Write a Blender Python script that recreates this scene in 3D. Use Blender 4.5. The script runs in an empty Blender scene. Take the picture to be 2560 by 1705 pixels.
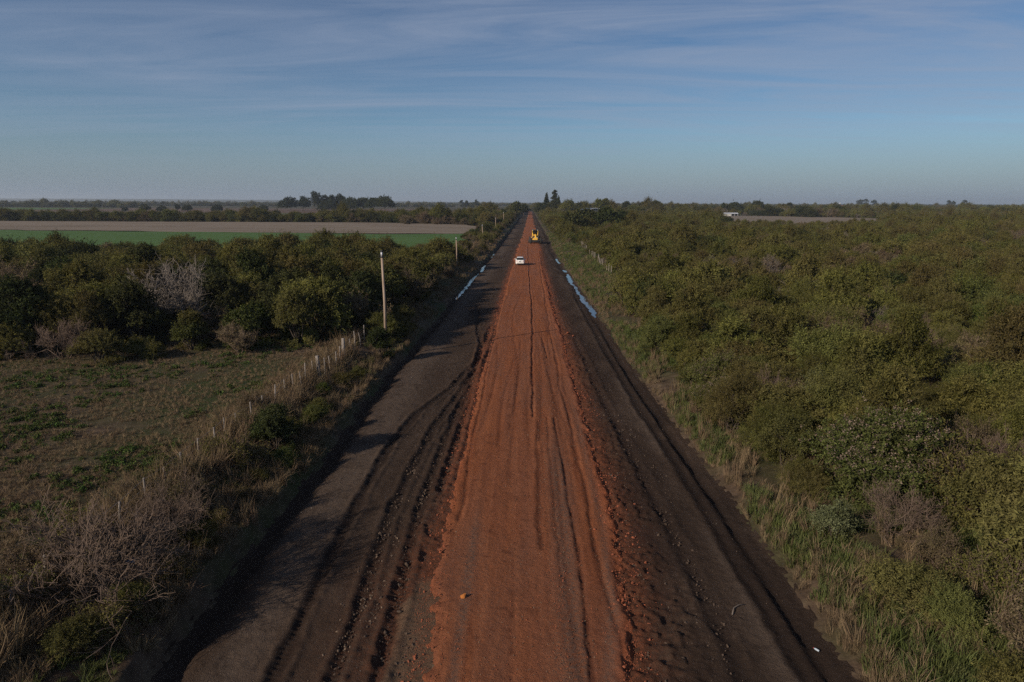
import bpy, bmesh, math, random
import numpy as np
from mathutils import Vector, Matrix, Euler

sc = bpy.context.scene
COL = sc.collection
R = math.radians
rnd = random.Random(7)

# ------------------------------------------------------------------ noise
def _hash(ix, iy, seed):
    ix = ix.astype(np.int64); iy = iy.astype(np.int64)
    h = (ix * 374761393 + iy * 668265263 + seed * 974711) & 0xffffffff
    h = ((h ^ (h >> 13)) * 1274126177) & 0xffffffff
    h = ((h ^ (h >> 15)) * 2246822519) & 0xffffffff
    return ((h ^ (h >> 16)) & 0xffffff) / float(0xffffff)

def vn(x, y, seed=0):
    x = np.asarray(x, float); y = np.asarray(y, float)
    x, y = np.broadcast_arrays(x, y)
    ix = np.floor(x); iy = np.floor(y)
    fx = x - ix; fy = y - iy
    fx = fx * fx * (3 - 2 * fx); fy = fy * fy * (3 - 2 * fy)
    a = _hash(ix, iy, seed); b = _hash(ix + 1, iy, seed)
    c = _hash(ix, iy + 1, seed); d = _hash(ix + 1, iy + 1, seed)
    return (a + (b - a) * fx) * (1 - fy) + (c + (d - c) * fx) * fy

def fbm(x, y, seed=0, octv=4):
    s = 0; a = 1; t = 0
    for i in range(octv):
        s = s + a * (vn(x * 2 ** i, y * 2 ** i, seed + i * 17) - .5); t += a; a *= .5
    return s / t * 2          # about -1 .. 1

def ss(a, b, t):
    t = np.clip((np.asarray(t, float) - a) / (b - a), 0, 1)
    return t * t * (3 - 2 * t)

# ------------------------------------------------------------------ objects
def link(o):
    COL.objects.link(o); return o

def tag(o, label=None, cat=None, group=None, kind=None):
    if label: o['label'] = label
    if cat: o['category'] = cat
    if group: o['group'] = group
    if kind: o['kind'] = kind
    return o

def empty(name, loc=(0, 0, 0), rz=0.0):
    o = bpy.data.objects.new(name, None); link(o)
    o.empty_display_size = .3
    o.location = loc; o.rotation_euler = (0, 0, rz)
    return o

def obj(name, me, mat=None, parent=None, loc=None):
    o = bpy.data.objects.new(name, me); link(o)
    if mat is not None and len(me.materials) == 0: me.materials.append(mat)
    if parent is not None: o.parent = parent
    if loc is not None: o.location = loc
    return o

def np_mesh(name, V, F, smooth=False, attrs=None, mats=None, midx=None):
    """V (n,3); F: (m,k) array or list of such arrays. attrs: name -> (domain, values)"""
    me = bpy.data.meshes.new(name)
    Fs = F if isinstance(F, list) else [F]
    Fs = [np.asarray(f) for f in Fs if len(f)]
    V = np.asarray(V, np.float32)
    me.vertices.add(len(V)); me.vertices.foreach_set('co', V.ravel())
    tot = np.concatenate([np.full(len(f), f.shape[1], np.int32) for f in Fs])
    li = np.concatenate([f.ravel() for f in Fs]).astype(np.int32)
    st = np.concatenate([[0], np.cumsum(tot)[:-1]]).astype(np.int32)
    me.loops.add(len(li)); me.loops.foreach_set('vertex_index', li)
    me.polygons.add(len(tot)); me.polygons.foreach_set('loop_start', st)
    if smooth: me.polygons.foreach_set('use_smooth', np.ones(len(tot), bool))
    if mats:
        for m in mats: me.materials.append(m)
    if midx is not None: me.polygons.foreach_set('material_index', np.asarray(midx, np.int32))
    if attrs:
        for k, (dom, val) in attrs.items():
            a = me.attributes.new(k, 'FLOAT', dom); a.data.foreach_set('value', np.asarray(val, np.float32).ravel())
    me.update(calc_edges=True); me.validate()
    return me

def grid_mesh(name, X, Y, Z, attrs=None, mat=None):
    ny, nx = X.shape
    V = np.stack([X, Y, Z], -1).reshape(-1, 3)
    i = np.arange((ny - 1) * nx).reshape(ny - 1, nx)[:, :-1].ravel()
    F = np.stack([i, i + 1, i + nx + 1, i + nx], 1)
    return np_mesh(name, V, F, True, {k: ('POINT', v.ravel()) for k, v in (attrs or {}).items()}, [mat] if mat else None)

class MB:
    """collects simple pieces into one mesh"""
    def __init__(s): s.v = []; s.f = []
    def add(s, V, F):
        n = len(s.v); s.v += [tuple(p) for p in V]; s.f += [tuple(i + n for i in f) for f in F]; return s
    def box(s, c, d, rot=None):
        hx, hy, hz = d[0] / 2, d[1] / 2, d[2] / 2
        P = [Vector((x, y, z)) for z in (-hz, hz) for x, y in ((-hx, -hy), (hx, -hy), (hx, hy), (-hx, hy))]
        if rot is not None:
            e = Euler(rot).to_matrix(); P = [e @ p for p in P]
        P = [p + Vector(c) for p in P]
        return s.add(P, [(3, 2, 1, 0), (4, 5, 6, 7), (0, 1, 5, 4), (1, 2, 6, 5), (2, 3, 7, 6), (3, 0, 4, 7)])
    def tube(s, pts, rad, n=8, cap=True):
        pts = [Vector(p) for p in pts]
        if not isinstance(rad, (list, tuple)): rad = [rad] * len(pts)
        V = []; F = []
        for i, p in enumerate(pts):
            a = pts[max(i - 1, 0)]; b = pts[min(i + 1, len(pts) - 1)]
            t = (b - a).normalized()
            u = t.orthogonal().normalized() if i == 0 else (u - t * u.dot(t)).normalized()
            w = t.cross(u)
            V += [p + (u * math.cos(2 * math.pi * k / n) + w * math.sin(2 * math.pi * k / n)) * rad[i] for k in range(n)]
        for i in range(len(pts) - 1):
            for k in range(n):
                a = i * n + k; b = i * n + (k + 1) % n
                F.append((a, b, b + n, a + n))
        if cap:
            F.append(tuple(range(n - 1, -1, -1))); m = (len(pts) - 1) * n; F.append(tuple(range(m, m + n)))
        return s.add(V, F)
    def lathe(s, prof, n=20, axis='z', c=(0, 0, 0)):
        V = []; F = []
        for r, h in prof:
            for k in range(n):
                a = 2 * math.pi * k / n; x, y = r * math.cos(a), r * math.sin(a)
                p = {'z': (x, y, h), 'x': (h, x, y), 'y': (y, h, x)}[axis]
                V.append((p[0] + c[0], p[1] + c[1], p[2] + c[2]))
        m = len(prof)
        for i in range(m - 1):
            for k in range(n):
                a = i * n + k; b = i * n + (k + 1) % n
                F.append((a, b, b + n, a + n))
        F.append(tuple(range(n - 1, -1, -1))); F.append(tuple(range((m - 1) * n, m * n)))
        return s.add(V, F)
    def prism(s, poly, z0, z1, axis='z'):
        n = len(poly)
        def P(a, b, h): return {'z': (a, b, h), 'x': (h, a, b), 'y': (a, h, b)}[axis]
        V = [P(a, b, z0) for a, b in poly] + [P(a, b, z1) for a, b in poly]
        F = [tuple(range(n - 1, -1, -1)), tuple(range(n, 2 * n))] + [(i, (i + 1) % n, n + (i + 1) % n, n + i) for i in range(n)]
        return s.add(V, F)
    def mesh(s, name, smooth=False, bevel=0, seg=2):
        me = bpy.data.meshes.new(name); me.from_pydata([tuple(p) for p in s.v], [], s.f)
        bm = bmesh.new(); bm.from_mesh(me)
        bmesh.ops.recalc_face_normals(bm, faces=bm.faces)
        if bevel:
            es = [e for e in bm.edges if len(e.link_faces) == 2 and e.calc_face_angle(0) > .5]
            bmesh.ops.bevel(bm, geom=es, offset=bevel, segments=seg, affect='EDGES', profile=.6)
        bm.to_mesh(me); bm.free()
        if smooth:
            for p in me.polygons: p.use_smooth = True
        return me
    def build(s, name, mat, parent=None, smooth=False, bevel=0, seg=2):
        return obj(name, s.mesh(name, smooth, bevel, seg), mat, parent)

# ------------------------------------------------------------------ materials
class NT:
    def __init__(s, m):
        m.use_nodes = True; s.t = m.node_tree; s.t.nodes.clear()
    def n(s, typ, **kw):
        o = s.t.nodes.new(typ)
        for k, v in kw.items():
            if k.startswith('i_'):
                key = k[2:]
                key = int(key) if key.isdigit() else key.replace('_', ' ')
                o.inputs[key].default_value = v
            else: setattr(o, k, v)
        return o
    def l(s, a, b): s.t.links.new(a, b)
    def noise(s, vec, scale, detail=4, rough=.55, dist=0):
        o = s.n('ShaderNodeTexNoise'); o.inputs['Scale'].default_value = scale
        o.inputs['Detail'].default_value = detail; o.inputs['Roughness'].default_value = rough
        o.inputs['Distortion'].default_value = dist
        if vec is not None: s.l(vec, o.inputs['Vector'])
        return o.outputs['Fac']
    def ramp(s, fac, stops):
        o = s.n('ShaderNodeValToRGB'); el = o.color_ramp.elements
        while len(el) < len(stops): el.new(.5)
        for e, (p, c) in zip(el, stops):
            e.position = p; e.color = (*c, 1) if len(c) == 3 else c
        s.l(fac, o.inputs[0]); return o.outputs[0]
    def mix(s, fac, a, b, mode='MIX'):
        o = s.n('ShaderNodeMix', data_type='RGBA', blend_type=mode)
        for sock, v in ((o.inputs[0], fac), (o.inputs[6], a), (o.inputs[7], b)):
            if hasattr(v, 'is_output'): s.l(v, sock)
            elif isinstance(v, (int, float)): sock.default_value = v
            else: sock.default_value = (*v, 1)
        return o.outputs[2]
    def math(s, op, a, b=None, clamp=False):
        o = s.n('ShaderNodeMath', operation=op, use_clamp=clamp)
        for sock, v in zip(o.inputs, (a, b)):
            if v is None: continue
            if hasattr(v, 'is_output'): s.l(v, sock)
            else: sock.default_value = v
        return o.outputs[0]
    def attr(s, name):
        return s.n('ShaderNodeAttribute', attribute_name=name).outputs['Fac']
    def mapr(s, v, a, b, c=0, d=1):
        o = s.n('ShaderNodeMapRange'); s.l(v, o.inputs[0])
        for i, x in enumerate((a, b, c, d)): o.inputs[i + 1].default_value = x
        return o.outputs[0]
    def scalevec(s, vec, sx, sy, sz):
        o = s.n('ShaderNodeMapping'); o.inputs['Scale'].default_value = (sx, sy, sz); s.l(vec, o.inputs[0]); return o.outputs[0]
    def bump(s, h, strength, dist=.05):
        o = s.n('ShaderNodeBump'); o.inputs['Strength'].default_value = strength; o.inputs['Distance'].default_value = dist
        s.l(h, o.inputs['Height']); return o.outputs[0]
    def out(s, sh): 
        o = s.n('ShaderNodeOutputMaterial'); s.l(sh, o.inputs[0])
    def principled(s, col, rough=.8, normal=None, metal=0, spec=.5):
        p = s.n('ShaderNodeBsdfPrincipled')
        if hasattr(col, 'is_output'): s.l(col, p.inputs['Base Color'])
        else: p.inputs['Base Color'].default_value = (*col, 1)
        if hasattr(rough, 'is_output'): s.l(rough, p.inputs['Roughness'])
        else: p.inputs['Roughness'].default_value = rough
        p.inputs['Metallic'].default_value = metal
        p.inputs['Specular IOR Level'].default_value = spec
        if normal is not None: s.l(normal, p.inputs['Normal'])
        s.out(p.outputs[0]); return p

def M(name):
    m = bpy.data.materials.new(name); return m, NT(m)

def plain(name, col, rough=.6, metal=0, vary=.25, scale=6, spec=.5):
    m, t = M(name); tc = t.n('ShaderNodeTexCoord').outputs['Object']
    f = t.noise(tc, scale, 5, .6)
    c = t.mix(f, tuple(x * (1 - vary) for x in col), tuple(min(1, x * (1 + vary)) for x in col))
    t.principled(c, rough, None, metal, spec); return m

def leaf_mat(name, c0, c1, c2, hue=.05, trans=.15):
    """leaf colour runs c0 -> c1 with the leaf's own tint, each plant shifted a little towards c2"""
    m, t = M(name)
    v = t.attr('tint')
    col = t.mix(v, c0, c1)
    oi = t.n('ShaderNodeObjectInfo').outputs['Random']
    pos = t.n('ShaderNodeNewGeometry').outputs['Position']
    pn = t.noise(pos, .55, 4, .6, .4); pm = t.noise(pos, 2.6, 3, .6)
    col = t.mix(t.mapr(t.math('ADD', t.math('MULTIPLY', pn, .75), t.math('MULTIPLY', oi, .3)), .38, .78, 0, .9), col, c2)
    col = t.mix(t.mapr(pm, .45, .66, 0, .45), col, tuple(x * .6 for x in c0))
    oi2 = t.math('FRACT', t.math('MULTIPLY', oi, 17.3))
    h = t.n('ShaderNodeHueSaturation'); t.l(col, h.inputs['Color'])
    t.l(t.mapr(oi2, 0, 1, .8, 1.22), h.inputs['Value'])
    t.l(t.mapr(t.math('FRACT', t.math('MULTIPLY', oi, 41.7)), 0, 1, .5 - hue * .35, .5 + hue * .35), h.inputs['Hue'])
    d = t.n('ShaderNodeBsdfDiffuse'); t.l(h.outputs[0], d.inputs[0])
    tr = t.n('ShaderNodeBsdfTranslucent'); t.l(h.outputs[0], tr.inputs[0])
    mx = t.n('ShaderNodeMixShader'); mx.inputs[0].default_value = trans
    t.l(d.outputs[0], mx.inputs[1]); t.l(tr.outputs[0], mx.inputs[2]); t.out(mx.outputs[0])
    return m
# ------------------------------------------------------------------ camera
CAMH = 12.0
PITCH = math.atan((852.5 - 505.5) / 1707); YAW = R(1.05); ROLL = R(.25)
cam = bpy.data.cameras.new('camera'); cam.lens = 24; cam.sensor_width = 36; cam.clip_start = .1; cam.clip_end = 40000
co = bpy.data.objects.new('camera', cam); link(co); sc.camera = co
co.matrix_world = Matrix.Translation((0, 0, CAMH)) @ Matrix.Rotation(YAW, 4, 'Z') @ Matrix.Rotation(R(90) - PITCH, 4, 'X') @ Matrix.Rotation(ROLL, 4, 'Z')

# ------------------------------------------------------------------ light
SUN_EL = R(24); SHX, SHY = math.sin(R(50)), math.cos(R(50))     # shadows fall to the right and away
Lt = Vector((SHX * math.cos(SUN_EL), SHY * math.cos(SUN_EL), -math.sin(SUN_EL)))
sl = bpy.data.lights.new('sun', 'SUN'); sl.energy = 5.0; sl.angle = R(.53); sl.color = (1, .86, .68)
so = bpy.data.objects.new('sun', sl); link(so); so.rotation_euler = Lt.to_track_quat('-Z', 'Y').to_euler(); so.location = (-30, -40, 60)

w = bpy.data.worlds.new('World'); sc.world = w; w.use_nodes = True
t = NT(w)
sky = t.n('ShaderNodeTexSky', sky_type='NISHITA'); sky.sun_disc = False
sky.sun_elevation = SUN_EL; sky.sun_rotation = math.atan2(-SHX, -SHY)
sky.air_density = 1.0; sky.dust_density = .3; sky.ozone_density = 2.5; sky.altitude = 50
g = t.n('ShaderNodeTexCoord').outputs['Generated']
sp = t.n('ShaderNodeSeparateXYZ'); t.l(g, sp.inputs[0])
zz = t.math('ADD', t.math('MAXIMUM', sp.outputs[2], 0.0), .045)
cx = t.n('ShaderNodeCombineXYZ')
t.l(t.math('DIVIDE', sp.outputs[0], zz), cx.inputs[0]); t.l(t.math('DIVIDE', sp.outputs[1], zz), cx.inputs[1])
mp = t.n('ShaderNodeMapping'); mp.inputs['Rotation'].default_value = (0, 0, R(-14)); mp.inputs['Scale'].default_value = (.3, 1.25, 1); t.l(cx.outputs[0], mp.inputs[0])
n1 = t.noise(mp.outputs[0], 1.0, 10, .62, 1.6)
mp2 = t.n('ShaderNodeMapping'); mp2.inputs['Rotation'].default_value = (0, 0, R(9)); mp2.inputs['Scale'].default_value = (.09, .16, 1); t.l(cx.outputs[0], mp2.inputs[0])
n2 = t.noise(mp2.outputs[0], 1.3, 5, .5, .6)
cl = t.math('MULTIPLY', t.mapr(n1, .28, .78), t.mapr(n2, .22, .55), True)
cl = t.math('MULTIPLY', cl, t.mapr(sp.outputs[2], .03, .14), True)
cl = t.math('MULTIPLY', cl, .95)
skc = t.mix(1.0, sky.outputs[0], (.70, .89, 1.08), 'MULTIPLY')
skc = t.mix(t.math('MULTIPLY', t.mapr(sp.outputs[2], .095, .0), .95), skc, (3.35, 4.1, 5.25))
skc = t.mix(t.mapr(sp.outputs[2], .1, .32), skc, t.mix(1.0, skc, (.70, .74, .80), 'MULTIPLY'))
col = t.mix(cl, skc, (4.4, 5.2, 6.9))
bg = t.n('ShaderNodeBackground'); t.l(col, bg.inputs[0]); bg.inputs[1].default_value = .070
wo = t.n('ShaderNodeOutputWorld'); t.l(bg.outputs[0], wo.inputs[0])

sc.view_settings.view_transform = 'Standard'; sc.view_settings.look = 'None'; sc.view_settings.gamma = 1
sc.view_settings.exposure = -.07
cy = sc.cycles
cy.sample_clamp_direct = 2.5; cy.sample_clamp_indirect = 1.5; cy.max_bounces = 5; cy.diffuse_bounces = 1; cy.glossy_bounces = 2; cy.transmission_bounces = 3; cy.volume_bounces = 0; cy.transparent_max_bounces = 6
cy.use_denoising = False; cy.use_adaptive_sampling = True; cy.adaptive_threshold = .015
sc.render.film_transparent = False

# ------------------------------------------------------------------ the lie of the land
def ip(y, tab):
    a = np.array(tab, float); return np.interp(y, a[:, 0], a[:, 1])
TL = [(-40, -9.6), (25, -9.65), (45, -9.7), (84, -9.2), (124, -8.4), (242, -7.0), (556, -4.3), (900, -.8), (1200, 2)]
TR = [(-40, 8.75), (26, 8.6), (52, 8.0), (69, 8.2), (99, 7.8), (169, 7.2), (250, 8.2), (556, 9.2), (900, 11.6), (1200, 14)]
RL = [(-40, -2.85), (15, -2.85), (17.5, -2.9), (20, -3.15), (24, -3.25), (34, -3.2), (42, -3.35), (74, -3.2), (109, -2.9), (140, -2.6), (184, -2.2), (240, -1.2), (400, .2), (700, 2.6), (900, 4.0)]
RR = [(-40, 2.95), (15.4, 3.0), (18.6, 3.5), (24, 3.75), (62, 3.75), (81, 3.5), (124, 3.6), (204, 4.4), (240, 4.6), (400, 5.6), (700, 7.4), (900, 8.6)]

def edgeL(y): return ip(y, TL) + .35 * fbm(np.asarray(y) / 7., 3.3, 5, 3) + .22 * fbm(np.asarray(y) / 1.1, 7.7, 6, 2)
def edgeR(y): return ip(y, TR) + .35 * fbm(np.asarray(y) / 8., 9.1, 8, 3) + .12 * fbm(np.asarray(y) / 1.2, 2.7, 9, 2)

def polydist(x, y, pl):
    d = np.full(np.shape(x), 1e9)
    for (x0, y0), (x1, y1) in zip(pl[:-1], pl[1:]):
        dx, dy = x1 - x0, y1 - y0; L2 = dx * dx + dy * dy
        u = np.clip(((x - x0) * dx + (y - y0) * dy) / L2, 0, 1)
        d = np.minimum(d, np.hypot(x - x0 - u * dx, y - y0 - u * dy))
    return d
RUT = [[(-3.4, 55), (-3.6, 51.2), (-4.73, 43.5), (-6.14, 37.8), (-6.67, 32.7), (-6.7, 27.8), (-6.68, 24), (-6.58, 20.3), (-6.35, 15.6), (-6.2, 8)],
       [(-3.5, 52), (-4.1, 42), (-4.85, 35.5), (-5.05, 29.3), (-5.16, 24.8), (-4.99, 20.9), (-4.86, 18), (-4.8, 14), (-4.7, 8)],
       [(-3.6, 58), (-3.7, 43), (-3.95, 35), (-4.05, 29.3), (-4.05, 24.1), (-3.8, 18.4), (-3.7, 14)],
       [(-3.3, 66), (-3.5, 50), (-3.45, 40), (-3.4, 33), (-3.5, 27)],
       [(-5.6, 80), (-4.6, 66), (-3.7, 57), (-3.5, 50)]]
RUTR = [[(4.6, 60), (4.9, 42), (5.3, 30), (5.6, 22), (5.8, 14)], [(6.6, 90), (6.7, 60), (6.9, 40), (7.3, 28), (7.4, 14)],
        [(7.5, 66), (7.5, 45), (7.9, 30), (8.0, 14)]]

def corridor(x, y):
    """height of the land without the red road: track about 0, left plateau about 1, right about .6"""
    eL, eR = edgeL(y), edgeR(y)
    a = eL - x; b = x - eR
    z = .03 * fbm(x / 2.5, y / 4., 11, 4)
    scarp = .42 + .2 * fbm(y / 9., 1.1, 21, 2)
    z = z + scarp * ss(-.05, .4, a) + (1.0 - scarp) * ss(.5, 4.2, a)
    z = z - .24 * np.exp(-((a + .5) / .4) ** 2)
    z = z + ss(.3, 1.5, a) * (1 - ss(5, 8, a)) * .28 * fbm(x / 1.3, y / 1.7, 31, 4)
    z = z + .26 * ss(.1, .7, b) + .34 * ss(.7, 5, b)
    z = z - (.17 + .07 * fbm(y / 6., 8.8, 23, 2)) * np.exp(-((b + .6 + .25 * fbm(y / 2.5, 3.1, 24, 2)) / .62) ** 2)
    z = z + ss(.4, 2, b) * (1 - ss(6, 9, b)) * .15 * fbm(x / 1.5, y / 2., 33, 3)
    far = ss(12, 60, a) + ss(12, 60, b)
    z = z + far * .35 * fbm(x / 60., y / 60., 41, 3)
    return z

def land(x, y):
    x = np.asarray(x, float); y = np.asarray(y, float)
    return corridor(x, y)
def landz(x, y): return float(land(np.array([x]), np.array([y]))[0])

# ------------------------------------------------------------------ soil materials
def soil_ground():
    m, t = M('ground'); geo = t.n('ShaderNodeNewGeometry').outputs['Position']
    n1 = t.noise(geo, .09, 6, .6); n2 = t.noise(geo, 1.7, 5, .65); n3 = t.noise(geo, 9, 4, .7)
    c = t.ramp(n2, [(.3, (.035, .024, .016)), (.5, (.075, .05, .033)), (.7, (.12, .085, .055))])
    g = t.ramp(n3, [(.35, (.02, .026, .008)), (.65, (.05, .062, .018))])
    c = t.mix(t.mapr(n1, .42, .6), c, g)
    t.principled(c, .95, t.bump(t.math('ADD', n2, n3), .5, .08), 0, .15); return m

def soil_track():
    m, t = M('dark_soil'); geo = t.n('ShaderNodeNewGeometry').outputs['Position']
    st = t.scalevec(geo, 1, .22, 1)
    n0 = t.noise(st, .55, 5, .6, .6); n1 = t.noise(geo, 7, 6, .68); n2 = t.noise(geo, 30, 3, .7)
    dark = t.attr('dark'); beige = t.attr('beige'); pale = t.attr('pale')
    c = t.ramp(n0, [(.3, (.036, .024, .0175)), (.5, (.062, .042, .031)), (.72, (.098, .070, .053))])
    sx = t.n('ShaderNodeSeparateXYZ'); t.l(geo, sx.inputs[0])
    c = t.mix(t.mapr(n1, .35, .7), c, (.046, .030, .022))
    c = t.mix(t.math('MULTIPLY', t.mapr(sx.outputs[0], 2, 4.5, 0, .5), t.mapr(n0, .7, .35)), c, (.034, .023, .018))
    c = t.mix(t.mapr(pale, 0, 1, 0, .8), c, t.ramp(n1, [(.3, (.075, .053, .041)), (.7, (.128, .096, .075))]))
    dk = t.math('MULTIPLY', dark, t.mapr(n1, .25, .6, .6, 1.1), True)
    c = t.mix(dk, c, (.026, .018, .015))
    n4 = t.noise(geo, 1.3, 5, .65, .8)
    c = t.mix(t.mapr(n4, .5, .7, 0, .65), c, (.034, .023, .017))
    stn = t.math('MULTIPLY', t.attr('stain'), t.mapr(n1, .3, .62), True)
    c = t.mix(stn, c, (.165, .058, .03))
    bg = t.math('MULTIPLY', t.mapr(t.math('ADD', beige, t.mapr(n1, 0, 1, -.5, .5)), .3, .8), t.math('SUBTRACT', 1.0, t.math('MULTIPLY', stn, .7)))
    c = t.mix(bg, c, t.ramp(n1, [(.35, (.105, .070, .046)), (.7, (.185, .132, .088))]))
    sp = t.mapr(n2, .7, .78)
    c = t.mix(t.math('MULTIPLY', sp, .45), c, (.2, .15, .11))
    t.principled(c, 1.0, t.bump(t.math('ADD', t.math('MULTIPLY', n1, 1.3), n2), .9, .06), 0, .06); return m

def soil_red():
    m, t = M('red_soil'); geo = t.n('ShaderNodeNewGeometry').outputs['Position']
    st = t.scalevec(geo, 1, .045, 1); st2 = t.scalevec(geo, 1, .12, 1)
    n0 = t.noise(st, 2.2, 5, .6, .8); n1 = t.noise(geo, 8, 6, .72); n2 = t.noise(geo, 30, 3, .75); n3 = t.noise(st2, .4, 4, .6, .5)
    c = t.ramp(n0, [(.3, (.185, .062, .029)), (.5, (.24, .084, .038)), (.7, (.29, .106, .050))])
    c = t.mix(t.mapr(n3, .42, .66, 0, .7), c, (.215, .092, .056))
    n5 = t.noise(geo, .8, 6, .65, 1.0)
    c = t.mix(t.mapr(n5, .5, .72, 0, .55), c, (.135, .048, .026))
    gry = t.attr('grey')
    c = t.mix(t.math('MULTIPLY', gry, t.mapr(n1, .35, .62), True), c, (.125, .085, .066))
    c = t.mix(t.mapr(n1, .55, .8, 0, .55), c, (.14, .052, .034))
    c = t.mix(t.math('MULTIPLY', t.mapr(n2, .62, .72), .5), c, (.42, .2, .12))
    c = t.mix(t.math('MULTIPLY', t.mapr(n2, .4, .3), .45), c, (.1, .035, .022))
    dk = t.attr('dark')
    c = t.mix(t.math('MULTIPLY', dk, .8), c, (.085, .03, .018))
    fr = t.attr('fresh')
    c = t.mix(t.math('MULTIPLY', fr, .8), c, t.ramp(n1, [(.3, (.20, .058, .028)), (.7, (.32, .102, .046))]))
    t.principled(c, .93, t.bump(t.math('ADD', t.math('MULTIPLY', n1, 1.2), n2), .9, .06), 0, .05); return m

MAT_G, MAT_T, MAT_R = soil_ground(), soil_track(), soil_red()

def rows(y0, y1, rel, mn):
    out = [y0]
    while out[-1] < y1: out.append(out[-1] + max(mn, abs(out[-1]) * rel))
    return np.array(out)

# ground: one sheet to the horizon, fine along the road, sunk under the track
xs = np.arange(-22, 22.01, .14)
gx = 22 * 1.06 ** np.arange(1, 110); gx = gx[gx < 8600]
xs = np.concatenate([-gx[::-1], xs, gx])
ys = np.concatenate([np.arange(-260, 6, 12.), rows(6, 60, .004, .12), rows(60.4, 900, .008, .3)[1:], rows(910, 8600, .04, 5)])
X, Y = np.meshgrid(xs, ys)
Z = corridor(X, Y)
eL, eR = edgeL(Y), edgeR(Y)
Z = Z - .6 * ss(.15, .6, np.minimum(X - eL, eR - X))
gr = obj('ground', grid_mesh('ground', X, Y, Z, None, MAT_G)); tag(gr, kind='structure')

# dark earth track, its ragged rims dipping under the banks
v = np.linspace(-.07, 1.07, 300)
ys = np.concatenate([rows(4, 60, .0032, .06), rows(60.3, 950, .006, .25)[1:]])
V_, Y = np.meshgrid(v, ys)
eL, eR = edgeL(Y), edgeR(Y)
X = eL + (eR - eL) * V_
Z = corridor(X, Y)
Z -= .35 * ss(.02, .5, eL - X) + .35 * ss(.02, .5, X - eR)
dark = np.zeros_like(X)
wob = .12 * fbm(X / 1.1, Y / 1.6, 55, 3)
for i, pl in enumerate(RUT):
    d = polydist(X, Y, pl) + wob
    Z -= .065 * np.exp(-(d / .17) ** 4) - .05 * np.exp(-((d - .33) / .1) ** 2) * (.5 + vn(X / .25, Y / .3, 58)) + .018 * np.exp(-(d / .15) ** 4) * np.sin(Y * 30)
    dark = np.maximum(dark, .8 * ss(.34, .17, d + .16 * fbm(X / .3, Y / .4, 56, 3)))
for i, pl in enumerate(RUTR):
    d = polydist(X, Y, pl) + wob
    Z -= .05 * np.exp(-(d / .2) ** 2) - .03 * np.exp(-((d - .36) / .14) ** 2)
    dark = np.maximum(dark, .7 * ss(.4, .2, d + .2 * fbm(X / .35, Y / .6, 57, 3)))
redL, redR = ip(Y, RL), ip(Y, RR)
# clods and churned soil beside the red fill
rough = .62 * ss(2.3, .5, redL - X) * ss(-.5, 0, redL - X) * (1 - ss(60, 90, Y)) + .85 * ss(2.7, .6, X - redR) * ss(-.5, 0, X - redR) * (1 - ss(50, 110, Y)) + .6 * ss(110, 130, Y) * (1 - ss(175, 200, Y)) * ss(3.2, 2.2, X - redR) * ss(-.5, .2, X - redR)
cl_ = np.clip(1 - 3.2 * np.abs(fbm(X / .42, Y / .5, 61, 4)), 0, 1) * .7 + np.clip(fbm(X / .2, Y / .24, 62, 3), 0, 1)
bz = ss(-4.0, -3.3, X) * (1 - ss(19.5, 22.5, Y)) * (X < 0)
Z += (1 - .8 * bz) * rough * .15 * cl_ * ss(.3, .6, vn(X / 1.1, Y / 1.8, 68) + .12) + (.018 * fbm(X / .16, Y / .2, 63, 2) + .022 * fbm(X / .45, Y / .6, 64, 3)) * (1 - ss(50, 100, Y))
dark = np.maximum(dark, .62 * rough * ss(.75, .25, vn(X / .5, Y / .6, 65)))
dark = np.maximum(dark, .75 * np.exp(-((X - eR + .55) / .5) ** 2) * ss(.2, .6, vn(X / 2, Y / 5, 66)))
dark = np.maximum(dark, .6 * np.exp(-((X - eL - .4) / .4) ** 2))
dark = np.maximum(dark, .75 * ss(2.4, .8, X - redR - .2) * ss(-.4, .2, X - redR) * ss(.25, .6, vn(X / 1.5, Y / 6, 67)) * (1 - ss(90, 120, Y)))
beige = ss(-4.1, -3.1, X + .6 * fbm(X / .6, Y / 1.2, 71, 3) + .28 * (Y - 15.4) * -.15) * (1 - ss(19.5, 21.8, Y + .8 * fbm(X / .5, Y / .8, 72, 2))) * (X < 0)
pale = np.exp(-((X - eL - 1.9) / 1.25) ** 2) * ss(.3, .55, vn(X / 3, Y / 9, 73) + .15) + .75 * np.exp(-((X - eR + 1.75) / .42) ** 2) * ss(.3, .6, vn(X / 2, Y / 7, 74))
pale = np.clip(pale, 0, 1) * (1 - .8 * dark)
stain = np.clip(np.exp(-np.clip(X - redR, 0, 9) / .5) * (X > redR - .5) + np.exp(-np.clip(redL - X, 0, 9) / (.3 + .8 * (1 - ss(18, 26, Y)))) * (X < redL + .5), 0, 1) * (1 - ss(150, 260, Y))
tr = obj('dirt_track', grid_mesh('dirt_track', X, Y, Z, {'dark': dark, 'beige': beige, 'pale': pale, 'stain': stain}, MAT_T)); tag(tr, kind='structure')
def trackz(x, y):
    eL, eR = edgeL(y), edgeR(y); return float(corridor(np.array([x]), np.array([y]))[0])

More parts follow.
